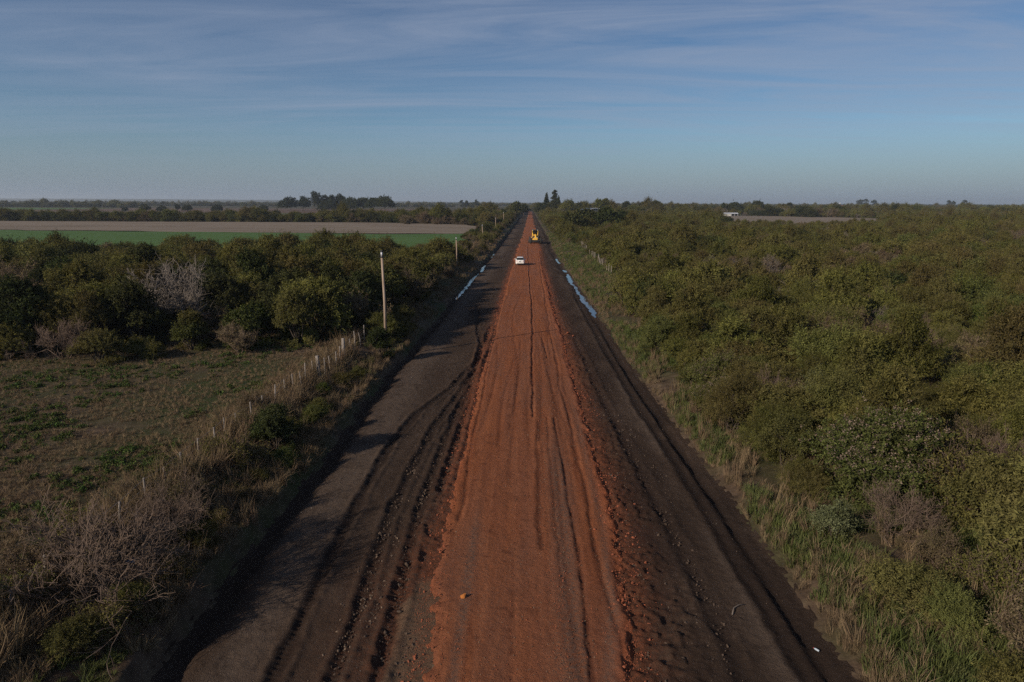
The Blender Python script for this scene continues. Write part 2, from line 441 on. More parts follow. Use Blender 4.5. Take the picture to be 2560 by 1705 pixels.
# red fill laid along the middle
v = np.linspace(-.1, 1.1, 190)
V_, Y = np.meshgrid(v, ys[ys < 905])
redL, redR = ip(Y, RL), ip(Y, RR)
X = redL + (redR - redL) * V_
z0 = corridor(X, Y)
far_ = ss(110, 190, Y)
rag = far_ * (.9 * fbm(X / 2.5, Y / 7., 82, 3)) + .3 * fbm(X / .35, Y / .5, 81, 4) + .2 * fbm(X / 2., Y / 5., 83, 2)
d = np.minimum(X - redL, redR - X) + rag
H = .24 * ss(-.12, .75, d) - .13
berm = np.exp(-((redR - X + rag * .5 - .42) / .26) ** 2) * (1 - ss(110, 150, Y))
H += .1 * berm * (.4 + vn(X / .35, Y / .5, 85))
H += .005 * fbm(X / .2, Y / 3., 86, 3) * ss(.1, .6, d) * (1 - ss(120, 200, Y)) + .018 * fbm(X / .5, Y / 25., 87, 2)
H += .014 * fbm(X / .12, Y / .14, 88, 2) * (1 - ss(60, 100, Y))
dark = np.zeros_like(X)
CR = [([(.75, 190), (.78, 124), (.84, 81), (.66, 56.1), (.6, 41), (.58, 37)], .07, .085, 1.), ([(.85, 36.5), (.8, 33), (.76, 29.5), (.7, 24.3), (.68, 22)], .12, .05, .75),
      ([(1.73, 37), (1.82, 27.5), (1.96, 22), (1.87, 17.5), (1.8, 10)], .055, .06, .9), ([(3.0, 150), (2.4, 64), (2.42, 43), (2.6, 30), (2.7, 15)], .07, .05, .7),
      ([(-2.6, 120), (-2.72, 60), (-2.6, 40), (-2.5, 30), (-2.45, 24)], .06, .05, .6), ([(1.62, 60), (1.78, 52)], .05, .05, .8), ([(1.3, 37), (1.32, 30), (1.25, 20)], .06, .03, .5)]
for pl, wd, dp, k in CR:
    dd = polydist(X + .16 * fbm(Y / 4., pl[0][0], 89, 3), Y, pl) + .06 * fbm(X / .4, Y / .7, 91, 2)
    H -= .7 * dp * np.exp(-(dd / wd) ** 2) - .25 * dp * np.exp(-((dd - .18) / .1) ** 2)
    dark = np.maximum(dark, k * np.exp(-(dd / (wd * 1.25)) ** 2) * ss(.15, .5, vn(X / .5, Y / 1.3, 92)))
rt = np.random.default_rng(9)
for i in range(11):
    a0 = -2.4 + 5.2 * rt.random(); ya = 8 + 30 * rt.random(); yb = ya + 12 + 50 * rt.random(); f1, f2 = .05 + .1 * rt.random(), 6.28 * rt.random(); am = .15 + .35 * rt.random()
    for off in (0, 1.55):
        dd = np.abs(X - (a0 + off + am * np.sin(Y * f1 + f2) + .04 * fbm(Y / 2., off, 96 + i, 2))); k = ss(ya, ya + 3, Y) * ss(yb, yb - 6, Y)
        tr_ = np.exp(-(dd / .11) ** 2) * k; H -= .016 * tr_ * (1 + .6 * np.sin(Y * 34 + (X - a0) * 20)); dark = np.maximum(dark, .34 * tr_)
spots = ss(.86, .95, vn(X / .3, Y / .34, 93)) * (1 - ss(40, 60, Y)) * ss(.6, 1.2, d)
dark = np.maximum(dark, .55 * spots)
grey = np.exp(-((X - 1.5) / .42) ** 2) * (1 - ss(26, 40, Y)) + np.exp(-((X + 1.75) / .16) ** 2) * (1 - ss(19, 28, Y)) + .9 * np.exp(-((redR - X - .75) / .18) ** 2) * (1 - ss(32, 44, Y)) + .35 * ss(.5, .75, vn(X / .9, Y / 7., 94)) * (1 - ss(50, 90, Y))
grey = np.clip(grey, 0, 1)
fresh = np.clip(np.exp(-((redR - X - .2) / .4) ** 2) + np.exp(-((X - redL - .1) / .3) ** 2), 0, 1) * (1 - ss(160, 230, Y)) * ss(.1, .4, vn(X / .7, Y / 3, 95) + .15)
rr = obj('red_road', grid_mesh('red_road', X, Y, z0 + H, {'dark': dark, 'grey': grey, 'fresh': fresh}, MAT_R)); tag(rr, kind='structure')
def redz(x, y): return trackz(x, y) + .11

# puddles: water levels standing in the two ditches
m, t = M('ditch_water'); p = t.principled((.03, .028, .022), .03, None, 0, .6)
def puddle(name, side, y0, y1, lev):
    yy = np.linspace(y0, y1, 90); e = edgeR(yy) if side > 0 else edgeL(yy)
    k = np.sin(np.pi * (yy - y0) / (y1 - y0)) ** .35
    c = e - side * .52 + .12 * fbm(yy / 3., 1.7, 99, 2); hw = ((.34 if side > 0 else .27) * k + .02) * (1 + .6 * fbm(yy / .9, 4.1, 98, 3))
    X = np.stack([c - hw, c, c + hw], 1); Y = np.stack([yy] * 3, 1)
    o = obj(name, grid_mesh(name, X, Y, np.full_like(X, lev), None, m)); tag(o, kind='structure'); return o
puddle('puddle', 1, 72.5, 97, -.115); puddle('puddle', 1, 97.5, 100.5, -.125); puddle('puddle', 1, 101, 118, -.11); puddle('puddle', 1, 121, 125, -.12); puddle('puddle', 1, 138, 150, -.11)
puddle('puddle', -1, 86, 118, -.16); puddle('puddle', -1, 121, 134, -.17); puddle('puddle', -1, 152, 164, -.15)

# fields far to the left and right
def field(name, poly, z, mat):
    pp = []; rp = np.random.default_rng(len(poly) + int(abs(poly[0][1])))
    for (xa, ya), (xb, yb) in zip(poly, poly[1:] + poly[:1]):
        n = max(1, int(math.hypot(xb - xa, yb - ya) / 9))
        for i in range(n): pp.append((xa + (xb - xa) * i / n + rp.normal() * .9, ya + (yb - ya) * i / n + rp.normal() * 1.3))
    o = obj(name, np_mesh(name, [(x, y, z) for x, y in pp], np.array([range(len(pp))])), mat); tag(o, kind='structure'); return o
def field_mat(name, stops, sc1, stretch):
    m, t = M(name); geo = t.n('ShaderNodeNewGeometry').outputs['Position']
    n1 = t.noise(t.scalevec(geo, *stretch), sc1, 6, .6); n2 = t.noise(geo, .02, 4, .5)
    c = t.ramp(t.math('ADD', t.math('MULTIPLY', n1, .7), t.math('MULTIPLY', n2, .3)), stops)
    t.principled(c, .95, None, 0, .1); return m
FG = field_mat('green_crop', [(.35, (.055, .105, .03)), (.65, (.075, .135, .04))], .25, (.2, 1, 1))
FP = field_mat('stubble', [(.32, (.125, .098, .074)), (.5, (.185, .148, .115)), (.68, (.25, .205, .165))], .35, (.1, 1, 1))
FB = field_mat('far_soil', [(.35, (.085, .055, .042)), (.65, (.14, .095, .075))], .03, (.2, 1, 1))
FO = field_mat('far_pasture', [(.35, (.06, .07, .035)), (.65, (.11, .105, .06))], .02, (.2, 1, 1))
field('green_field', [(-17, 172), (-17, 236), (-49, 230), (-230, 250), (-900, 300), (-900, 150), (-100, 140), (-20, 140)], 1.42, FG)
field('stubble_field', [(-17, 238), (-18, 300), (-30, 330), (-70, 356), (-300, 352), (-1000, 365), (-1000, 305), (-230, 252), (-49, 232)], 1.44, FP)
field('ploughed_field', [(-60, 430), (-50, 700), (-420, 900), (-900, 980), (-1500, 1000), (-1500, 500), (-500, 420)], 1.3, FO)
field('ploughed_field', [(-150, 640), (-140, 1050), (-560, 1000), (-520, 660)], 1.34, FB)
field('green_field', [(-620, 720), (-560, 960), (-900, 1000), (-860, 740)], 1.36, FG)
field('pale_clearing', [(106, 356), (172, 346), (262, 520), (240, 595), (140, 605)], 1.3, FP)
field('pale_clearing', [(800, 1350), (1500, 1300), (1900, 1700), (900, 1750)], 1.4, FB)
field('far_pasture', [(-3500, 1500), (-600, 1500), (-200, 2600), (-3500, 2600)], 1.5, FO)
field('far_pasture', [(-4500, 3200), (-400, 3000), (-100, 4200), (-4500, 4400)], 1.5, FP)

# low blue rise at the end of the plain
xs = np.linspace(-7800, 7800, 300); ysr = np.array([6800, 7100, 7400, 7700, 8000.])
X, Y = np.meshgrid(xs, ysr)
hgt = (8 + 22 * ss(800, -4500, X) + 5 * fbm(X / 900., Y / 900., 120, 4) + 4 * ss(3000, 6000, X))
Z = np.clip(hgt, 3, 60) * np.sin(np.linspace(0, np.pi, 5))[:, None] ** .6
hm, t = M('far_rise'); t.principled((.04, .045, .035), 1, None, 0, 0)
h = obj('hills', grid_mesh('hills', X, Y, Z, None, hm)); tag(h, kind='structure')

# the air
hb = MB().box((0, 3600, 29), (17000, 9200 - 200, 62)); 
hzm, t = M('haze'); pv = t.n('ShaderNodeVolumePrincipled'); pv.inputs['Density'].default_value = 1.3e-4
pv.inputs['Color'].default_value = (.72, .82, .95, 1); pv.inputs['Anisotropy'].default_value = .2
o_ = t.n('ShaderNodeOutputMaterial'); t.l(pv.outputs[0], o_.inputs['Volume'])
HAZE = True
if HAZE:
    hz = hb.build('haze', hzm); tag(hz, kind='stuff')
# ------------------------------------------------------------------ foliage builders (numpy)
def unit(a): return a / np.maximum(np.linalg.norm(a, axis=-1, keepdims=True), 1e-9)

class Plant:
    """tubes go to the woody mesh, leaves to the crown mesh"""
    def __init__(s, seed):
        s.rng = np.random.default_rng(seed); s.tv = []; s.tf = []; s.nt = 0; s.lv = []; s.lt = []
    def tube(s, pts, rads, n=4):
        pts = np.asarray(pts, float); k = len(pts); rads = np.asarray(rads, float)
        t = unit(np.gradient(pts, axis=0)); ref = np.array([.31, .95, .1]); u = unit(np.cross(t, ref)); w_ = np.cross(t, u)
        a = np.arange(n) * 2 * np.pi / n
        V = pts[:, None] + (u[:, None] * np.cos(a)[None, :, None] + w_[:, None] * np.sin(a)[None, :, None]) * rads[:, None, None]
        i = np.arange((k - 1) * n).reshape(k - 1, n); j = np.roll(i, -1, 1)
        F = np.stack([i, j, j + n, i + n], -1).reshape(-1, 4) + s.nt
        s.tv.append(V.reshape(-1, 3)); s.tf.append(F); s.nt += k * n
    def limb(s, a, b, r0, r1, bend=.15, k=5, n=4):
        a = np.asarray(a, float); b = np.asarray(b, float); L = np.linalg.norm(b - a)
        u = np.linspace(0, 1, k)[:, None]; off = s.rng.normal(size=(2, 3)) * bend * L
        P = a + (b - a) * u + off[0] * np.sin(np.pi * u) * .6 + off[1] * np.sin(2 * np.pi * u) * .3
        s.tube(P, np.linspace(r0, r1, k), n); return P
    def sprays(s, C, A, per, length, spread, ll, lw, tint, jit=.25, flat=0.):
        """leafy sprays: centres C, axes A; `per` leaves along each"""
        rng = s.rng; n = len(C); A = unit(A)
        t = rng.random((n, per)); 
        perp = rng.normal(size=(n, per, 3)); perp -= (perp * A[:, None]).sum(-1, keepdims=True) * A[:, None]
        P = C[:, None] + A[:, None] * ((t - .3) * length)[..., None] + perp * (spread * (.35 + .65 * (1 - t)))[..., None]
        d = unit(A[:, None] * .4 + rng.normal(size=(n, per, 3)) * .7)
        nn = rng.normal(size=(n, per, 3)) * .75 + A[:, None] * 1.1; nn[..., 2] += flat * .6
        sd = unit(np.cross(d, nn)); z = (.7 + .6 * rng.random((n, per, 1)))
        L_ = d * ll * z; W_ = sd * lw * z * .5
        V = np.stack([P, P + L_ * .5 + W_, P + L_, P + L_ * .5 - W_], 2)
        s.lv.append(V.reshape(-1, 3))
        s.lt.append(np.clip(np.asarray(tint)[:, None] + rng.normal(size=(n, per)) * jit, 0, 1).ravel())
    def lobe(s, c, r, n, per, length, spread, ll, lw, tint=None, lo=-.35, out=1., flat=0., inner=.55, droop=0., jit=.22):
        """sprays spread over an ellipsoid lobe"""
        rng = s.rng; c = np.asarray(c, float); r = np.asarray(r, float)
        d = unit(rng.normal(size=(n * 3, 3))); d = d[d[:, 2] > lo][:n]; m = len(d)
        rad = inner + (1 - inner) * rng.random(m) ** .6; rad *= 1 + .16 * rng.normal(size=m)
        C = c + d * r * rad[:, None]
        A = d * out + rng.normal(size=(m, 3)) * .45 + np.array([0, 0, .25 - droop])
        tt = (tint if tint is not None else .15 + .7 * rng.random()) + rng.normal(size=m) * .27
        s.sprays(C, A, per, length, spread, ll, lw, tt, jit, flat); return C
    def bare(s, a, d, L, r, depth, fork=3, spread=.6, up=.15, n=4, keep=.72, rmin=.006):
        """recursive leafless branching"""
        rng = s.rng; a = np.asarray(a, float); d = unit(np.asarray(d, float)); k = 4
        P = [a]
        dd = d
        for i in range(k - 1):
            dd = unit(dd + rng.normal(size=3) * .18 + np.array([0, 0, up * .3])); P.append(P[-1] + dd * L / (k - 1))
        r1 = max(r * .62, rmin); s.tube(P, np.linspace(r, r1, k), n if depth > 1 else 3)
        if depth <= 0: return
        m = fork + (rng.random() < .4)
        for j in range(m):
            f = 1.0 if j == 0 else .35 + .65 * rng.random()
            q = P[min(int(f * (k - 1)), k - 1)]
            nd = unit(dd + rng.normal(size=3) * spread + np.array([0, 0, up]))
            s.bare(q, nd, L * (keep + .25 * (rng.random() - .5)), max(r1 * (.9 if j == 0 else .68), rmin), depth - 1, fork, spread, up, n, keep, rmin)
    def wood_mesh(s, name, mat): return np_mesh(name, np.concatenate(s.tv), np.concatenate(s.tf), True, None, [mat])
    def leaf_mesh(s, name, mat):
        V = np.concatenate(s.lv); F = np.arange(len(V)).reshape(-1, 4)
        return np_mesh(name, V, F, False, {'tint': ('FACE', np.concatenate(s.lt))}, [mat])
    def both(s, name, wm, lm):
        Vs, Fs, mi, ti = [], [], [], []
        n = 0
        if s.tv:
            Vs.append(np.concatenate(s.tv)); Fs.append(np.concatenate(s.tf)); n = len(Vs[0]); mi.append(np.zeros(len(Fs[0]))); ti.append(np.zeros(len(Fs[0])))
        if s.lv:
            V = np.concatenate(s.lv); F = np.arange(len(V)).reshape(-1, 4) + n; Vs.append(V); Fs.append(F); mi.append(np.ones(len(F))); ti.append(np.concatenate(s.lt))
        return np_mesh(name, np.concatenate(Vs), np.concatenate(Fs), False, {'tint': ('FACE', np.concatenate(ti))}, [wm, lm], np.concatenate(mi))

WOOD = plain('bark', (.075, .058, .046), .9, 0, .35, 9, .2)
WOODP = plain('weathered_wood', (.15, .125, .108), .9, 0, .3, 9, .2)
WOODB = plain('dry_twig', (.14, .1, .078), .9, 0, .3, 9, .2)
WOODG = plain('bleached_branch', (.17, .145, .127), .9, 0, .25, 9, .2)
L_OLIVE = leaf_mat('olive_leaf', (.045, .048, .014), (.175, .165, .05), (.115, .092, .042))
L_GREEN = leaf_mat('green_leaf', (.036, .044, .015), (.135, .146, .045), (.12, .11, .042))
L_DARK = leaf_mat('dark_leaf', (.022, .030, .012), (.07, .082, .03), (.055, .055, .026))
L_BROWN = leaf_mat('russet_leaf', (.075, .054, .032), (.18, .138, .088), (.12, .1, .05))
L_PALE = leaf_mat('silvery_leaf', (.09, .1, .045), (.2, .21, .115), (.14, .145, .07), .03)
L_LIME = leaf_mat('lime_leaf', (.042, .058, .016), (.125, .142, .04), (.105, .105, .036))
L_GUM = leaf_mat('gum_leaf', (.022, .032, .018), (.055, .065, .034), (.045, .05, .03))
L_GRASS = leaf_mat('grass_blade', (.05, .066, .02), (.13, .155, .05), (.12, .125, .055))
L_STRAW = leaf_mat('straw_blade', (.14, .1, .06), (.27, .205, .125), (.19, .13, .085), .03)
L_WEED = leaf_mat('weed_leaf', (.04, .065, .02), (.08, .13, .035), (.085, .09, .035))

def shrub_plant(seed, W, H, nl, per_lobe, per, ll, lw, wood_r=.03, lo=-.3, droop=0., flat=.6, length=.7, spread=.10):
    """a mound of leafy lobes on several stems"""
    p = Plant(seed); rng = p.rng
    for i in range(nl):
        a = i * 2.4 + rng.random() * .8; q = math.sqrt((i + .3) / nl); rr_ = W * .62 * q
        hz = H * (1 - .42 * q * q) * (.72 + .4 * rng.random())
        lr = W * (.27 + .19 * rng.random())
        c = np.array([math.cos(a) * rr_, math.sin(a) * rr_, max(hz - lr * .62, lr * .45)])
        C = p.lobe(c, (lr, lr, lr * .7), per_lobe, per, length, spread, ll, lw, None, lo, .8, flat, .5, droop)
        sh = C[rng.integers(0, len(C), 10)]; dr_ = unit(sh - c + rng.normal(size=sh.shape) * lr * .3)
        p.sprays(sh + dr_ * lr * .25, dr_ + [0, 0, .25], per // 2, length * 1.5, spread * .6, ll, lw, .3 + .5 * rng.random(10), .2, flat)
        P = p.limb((rng.normal() * .12, rng.normal() * .12, -.1), c, wood_r * (1 + .5 * rng.random()), wood_r * .5)
        for e in C[::max(1, len(C) // 9)]: p.limb(P[-2], c + (e - c) * (1.0 + .35 * rng.random()), wood_r * .45, wood_r * .15, .12, 5, 3)
    # low skirt
    for i in range(max(3, nl // 2)):
        a = rng.random() * 6.28; rr_ = W * (.55 + .25 * rng.random()); lr = W * .26
        p.lobe((math.cos(a) * rr_, math.sin(a) * rr_, lr * .55), (lr, lr, lr * .8), per_lobe // 3, per, length * .8, spread, ll, lw, None, -.2, .8, flat, .4, 0)
    return p

def bare_plant(seed, W, H, stems, depth, r, rmin=.007, leaf=0, ll=.05, lw=.03, fork=3, lean=.55):
    p = Plant(seed); rng = p.rng
    for i in range(stems):
        a = i * 6.28 / stems + rng.random(); d = np.array([math.cos(a) * lean, math.sin(a) * lean, 1.])
        p.bare((math.cos(a) * .1, math.sin(a) * .1, -.1), d, H * .42, r * (.7 + .5 * rng.random()), depth, fork, .5, .12, 4, .68, rmin)
    if True:
        tips = np.concatenate(p.tv); C = tips[rng.integers(0, len(tips), 420)]; C = C[C[:, 2] > H * .3]
        V0 = p.lv[:]; 
        for q in C:
            d = unit(rng.normal(size=3) * .6 + np.array([q[0], q[1], H * .4]) / H); p.tube([q, q + d * H * .1 + rng.normal(size=3) * .02, q + d * H * .17], [rmin * .7, rmin * .55, rmin * .3], 3)
    if leaf:
        tips = np.concatenate(p.tv); C = tips[rng.integers(0, len(tips), leaf)]; C = C[C[:, 2] > H * .12]
        p.sprays(C, rng.normal(size=C.shape) + np.array([0, 0, .5]), 7, .25, .09, ll, lw, rng.random(len(C)))
    return p

# near prototypes: (kind name, look, woody mesh, leafy mesh)
PROTO = {}
def reg(key, name, look, cat, plant, wm, lm, r):
    e = dict(name=name, look=look, cat=cat, r=r)
    e['wood'] = plant.wood_mesh(name + '_wood', wm) if plant.tv else None
    e['leaf'] = plant.leaf_mesh(name + '_leaves', lm) if plant.lv else None
    PROTO[key] = e
for i in range(3):
    fl, fw, fp = [(.062, .02, 96), (.09, .032, 54), (.12, .036, 44)][i]
    reg(f'olive{i}', 'shrub', ['olive feathery shrub', 'broad olive shrub', 'rounded olive shrub'][i], 'shrub', shrub_plant(10 + i, 1.75, [2.5, 2.2, 3.0][i], [9, 7, 12][i], 60, fp, fl, fw, .028), WOOD, L_OLIVE, 1.9)
for i in range(2):
    reg(f'green{i}', 'shrub', ['dark green leafy shrub', 'fresh green leafy shrub'][i], 'shrub', shrub_plant(20 + i, 1.65, [2.6, 2.2][i], 9, 60, 62, .07, .036, .03, flat=1.), WOOD, [L_GREEN, L_LIME][i], 1.8)
reg('brown0', 'shrub', 'russet brown twiggy shrub', 'shrub', (lambda: bare_plant(31, 1.6, 2.3, 9, 3, .028, .007, 1500, .075, .035))(), WOODB, L_BROWN, 1.7)
reg('brown1', 'shrub', 'thin brown shrub with sparse leaves', 'shrub', (lambda: bare_plant(32, 1.5, 2.0, 10, 3, .024, .007, 900, .08, .035))(), WOODB, L_OLIVE, 1.6)
reg('bare0', 'bare_shrub', 'leafless grey shrub', 'bare shrub', bare_plant(41, 1.7, 2.6, 8, 4, .035, .009, 0), WOODP, None, 1.7)
reg('pale0', 'shrub', 'pale silvery leaved shrub', 'shrub', shrub_plant(51, 1.35, 2.9, 6, 42, 26, .1, .06, .025), WOOD, L_PALE, 1.5)
reg('seed0', 'shrub', 'shrub with pinkish seed heads', 'shrub', shrub_plant(52, 1.8, 2.5, 9, 60, 50, .09, .036, .028), WOOD, L_GREEN, 1.8)
L_SEED = leaf_mat('dry_seed_head', (.15, .11, .085), (.29, .225, .18), (.22, .165, .13), .02)
_p = Plant(53); _v = np.concatenate([np.asarray([v.co for v in PROTO['seed0']['leaf'].vertices])[::37]]); _v = _v[_v[:, 2] > 1.15]; _v = _v[_p.rng.random(len(_v)) < .3]
_p.sprays(_v + [0, 0, .08], _p.rng.normal(size=_v.shape) * .4 + [0, 0, 1], 9, .16, .05, .05, .028, _p.rng.random(len(_v))); PROTO['seed0']['seed'] = _p.leaf_mesh('seed_heads', L_SEED)
reg('bare1', 'bare_shrub', 'tall leafless brown shrub', 'bare shrub', bare_plant(43, 2.0, 3.9, 9, 4, .032, .008, 120, .06, .03, lean=.5), WOODB, L_BROWN, 2)
# taller scrub trees of the left belt
for i in range(3):
    reg(f'thorn{i}', 'scrub_tree', ['dark olive scrub tree', 'tall olive scrub tree', 'low spreading olive scrub tree'][i], 'scrub tree', shrub_plant(60 + i, [2.3, 2.0, 2.7][i], [4.1, 4.9, 3.4][i], 11, 60, 48, .13, .048, .06, -.5), WOOD, [L_OLIVE, L_OLIVE, L_OLIVE][i], 2.3)
for i in range(2):
    reg(f'leafy{i}', 'scrub_tree', ['dark green scrub tree', 'bright green scrub tree'][i], 'scrub tree', shrub_plant(70 + i, 2.1, [4.3, 3.6][i], 10, 58, 42, .13, .07, .055, -.5, flat=1.), WOOD, [L_DARK, L_GREEN][i], 2.2)
reg('twig0', 'scrub_tree', 'brown half bare scrub tree', 'scrub tree', bare_plant(81, 2.2, 4.0, 7, 4, .05, .012, 1300, .13, .06), WOODB, L_BROWN, 2.2)
reg('dead0', 'dead_tree', 'pale leafless dead tree', 'dead tree', bare_plant(97, 3, 4.7, 6, 5, .08, .012, 0, fork=3, lean=1.15), WOODG, None, 3)
reg('dead1', 'dead_tree', 'grey leafless dead tree', 'dead tree', bare_plant(92, 3, 4.4, 4, 5, .07, .012, 0, fork=3, lean=.9), WOODB, None, 3)

def place(key, x, y, s=1., rz=None, label=None, group=None, z=None, sz=None):
    e = PROTO[key]
    o = empty(e['name'], (x, y, landz(x, y) - .05 if z is None else z), rnd.random() * 6.28 if rz is None else rz)
    o.scale = (s * (.85 + .36 * rnd.random()), s * (.85 + .36 * rnd.random()), s if sz is None else sz)
    if sz is not None: o.rotation_euler = (rnd.gauss(0, .07), rnd.gauss(0, .07), o.rotation_euler.z)
    if e['wood']: obj('branches' if e['leaf'] else 'branches', e['wood'], None, o)
    if e['leaf']: obj('foliage', e['leaf'], None, o)
    if e.get('seed'): obj('seed_heads', e['seed'], None, o)
    tag(o, label or e['look'], e['cat'], group); return o

# ------------------------------------------------------------------ scatter for what nobody could count
def hidden(name, me):
    return bpy.data.objects.new(name, me)
def scatter(name, protos, P, rot, scl, idx):
    """one object of kind stuff: prototypes instanced on its points"""
    c = bpy.data.collections.new(name + '_source')
    for o in protos: c.objects.link(o)
    me = bpy.data.meshes.new(name); n = len(P)
    me.vertices.add(n); me.vertices.foreach_set('co', np.asarray(P, np.float32).ravel())
    for k, ty, v in (('rot', 'FLOAT_VECTOR', rot), ('scl', 'FLOAT_VECTOR', scl)):
        a = me.attributes.new(k, ty, 'POINT'); a.data.foreach_set('vector', np.asarray(v, np.float32).ravel())
    a = me.attributes.new('idx', 'INT', 'POINT'); a.data.foreach_set('value', np.asarray(idx, np.int32))
    o = obj(name, me); tag(o, kind='stuff')
    g = bpy.data.node_groups.new(name, 'GeometryNodeTree')
    g.interface.new_socket('Geometry', in_out='INPUT', socket_type='NodeSocketGeometry'); g.interface.new_socket('Geometry', in_out='OUTPUT', socket_type='NodeSocketGeometry')
    N = g.nodes.new; gi = N('NodeGroupInput'); go = N('NodeGroupOutput'); ip_ = N('GeometryNodeInstanceOnPoints'); ci = N('GeometryNodeCollectionInfo')
    ci.inputs['Collection'].default_value = c; ci.inputs['Separate Children'].default_value = True; ci.inputs['Reset Children'].default_value = True
    def na(nm, ty):
        q = N('GeometryNodeInputNamedAttribute'); q.data_type = ty; q.inputs['Name'].default_value = nm; return q.outputs['Attribute']
    L = g.links.new
    L(gi.outputs[0], ip_.inputs['Points']); L(ci.outputs[0], ip_.inputs['Instance']); ip_.inputs['Pick Instance'].default_value = True
    L(na('idx', 'INT'), ip_.inputs['Instance Index'])
    er = N('FunctionNodeEulerToRotation'); L(na('rot', 'FLOAT_VECTOR'), er.inputs[0]); L(er.outputs[0], ip_.inputs['Rotation'])
    L(na('scl', 'FLOAT_VECTOR'), ip_.inputs['Scale']); L(ip_.outputs[0], go.inputs[0])
    md = o.modifiers.new('scatter', 'NODES'); md.node_group = g
    return o
def rscale(n, rng, lo, hi, vz=.15):
    s = lo + (hi - lo) * rng.random(n); return np.stack([s, s, s * (1 + vz * (rng.random(n) * 2 - 1))], 1)
def rrot(n, rng, tilt=.08): return np.stack([rng.normal(size=n) * tilt, rng.normal(size=n) * tilt, rng.random(n) * 6.28], 1)

# lighter versions for far scatter
def far_protos():
    out = []
    def add(p, wm, lm): out.append(hidden(f'far_scrub_{len(out):02d}', p.both('far_scrub', wm, lm)))
    for i in range(3): add(shrub_plant(110 + i, 1.8, [2.5, 2.1, 2.9][i], 8, 42, 30, .13, .055, .04), WOOD, L_OLIVE)
    for i in range(2): add(shrub_plant(120 + i, 1.7, [2.6, 2.1][i], 8, 40, 30, .13, .07, .04, flat=1.), WOOD, [L_GREEN, L_DARK][i])
    add(bare_plant(131, 1.6, 2.3, 8, 3, .03, .012, 700, .12, .06), WOODB, L_BROWN)
    add(bare_plant(132, 1.6, 2.5, 8, 3, .035, .016, 150, .12, .06), WOODP, L_BROWN)
    return out
FAR = far_protos()
# ------------------------------------------------------------------ the scrub
ORD = ['', 'first', 'second', 'third', 'fourth', 'fifth', 'sixth', 'seventh', 'eighth', 'ninth', 'tenth', 'eleventh', 'twelfth', 'thirteenth', 'fourteenth', 'fifteenth',
       'sixteenth', 'seventeenth', 'eighteenth', 'nineteenth', 'twentieth', 'twenty-first', 'twenty-second', 'twenty-third', 'twenty-fourth', 'twenty-fifth', 'twenty-sixth', 'twenty-seventh', 'twenty-eighth',
       'twenty-ninth', 'thirtieth', 'thirty-first', 'thirty-second', 'thirty-third', 'thirty-fourth', 'thirty-fifth', 'thirty-sixth', 'thirty-seventh', 'thirty-eighth', 'thirty-ninth', 'fortieth']
rng = np.random.default_rng(5)
def viewx(y, side):      # half width of the view at distance y, with a margin
    return (.775 if side > 0 else .79) * y + 4.5

# right of the road: rows of shrubs, closest ones are things, the rest one thicket
RS = []; y = 14.0; row = 0
while y < 560:
    sp = 2.3 if y < 45 else 2.6 if y < 90 else 3.0
    row += 1
    edge = float(ip(y, TR)) + (2.0 + 1.6 * vn(y / 5., 1.5, 201) if y < 60 else 3.2 + 2.0 * vn(y / 11., 1.5, 201))
    if 90 < y < 200: edge = max(edge, 15.6)
    x = edge + rng.random() * .6; k = 0
    while x < viewx(y, 1):
        k += 1; RS.append((x + rng.normal() * .35, y + rng.normal() * .55, row, k)); x += sp * (.8 + .4 * rng.random())
    y += sp * .92
def inpoly(x, y, pl):
    c = False; j = len(pl) - 1
    for i in range(len(pl)):
        if (pl[i][1] > y) != (pl[j][1] > y) and x < (pl[j][0] - pl[i][0]) * (y - pl[i][1]) / (pl[j][1] - pl[i][1]) + pl[i][0]: c = not c
        j = i
    return c
CLEAR = [(104, 352), (174, 342), (265, 520), (243, 600), (138, 610)]
RS = [p for p in RS if not inpoly(p[0], p[1], CLEAR) and not (rng.random() < .1 and p[1] > 24)]
RIGHT_N = 225
keys = ['olive0', 'olive1', 'olive2', 'green0', 'green1', 'brown0', 'brown1', 'bare0', 'thorn2', 'bare1']
def pick(x, y):
    m = float(vn(x / 9., y / 9., 210)); q = rng.random()
    if m < .36: pr = [.1, .1, .05, .06, .05, .3, .26, .08, .02, .07]
    elif m < .6: pr = [.26, .18, .2, .1, .06, .07, .1, .03, .08, .04]
    else: pr = [.16, .2, .16, .24, .14, .03, .05, 0, .1, .02]
    return keys[int(np.searchsorted(np.cumsum(pr), q * sum(pr)))]
PALE_SPOTS = [(16.6, 35.2), (11.6, 23.6), (24, 50)]
for i, (x, y, row, k) in enumerate(RS[:RIGHT_N]):
    key = pick(x, y)
    if min(math.hypot(x - a, y - b) for a, b in PALE_SPOTS) < 1.35: key = 'pale0'
    if min(math.hypot(x - a, y - b) for a, b in [(12.2, 41), (10.8, 37.2), (9.9, 32.5), (12.6, 32.3), (13.5, 26)]) < 1.3: key = 'seed0'
    s = .62 + .6 * rng.random()
    if key == 'bare0' and y < 48: key = 'brown0'
    if key == 'thorn2': s *= .6 + .35 * rng.random()
    if key == 'bare1': s *= .62
    big = float(vn(x / 7., y / 7., 211))
    s *= .92 + .48 * big
    if k == 1: s *= .55 + .3 * rng.random()
    place(key, x, y, s, None, f"{PROTO[key]['look']}, {ORD[k]} from road in {ORD[row]} nearest row of right scrub", 'shrubs in the scrub right of the road', sz=s * (.75 + .5 * rng.random()))
far = RS[RIGHT_N:]
P = np.array([(x, y, 0) for x, y, *_ in far]); P[:, 2] = land(P[:, 0], P[:, 1]) - .1
mm = vn(P[:, 0] / 14., P[:, 1] / 14., 212); q = rng.random(len(P))
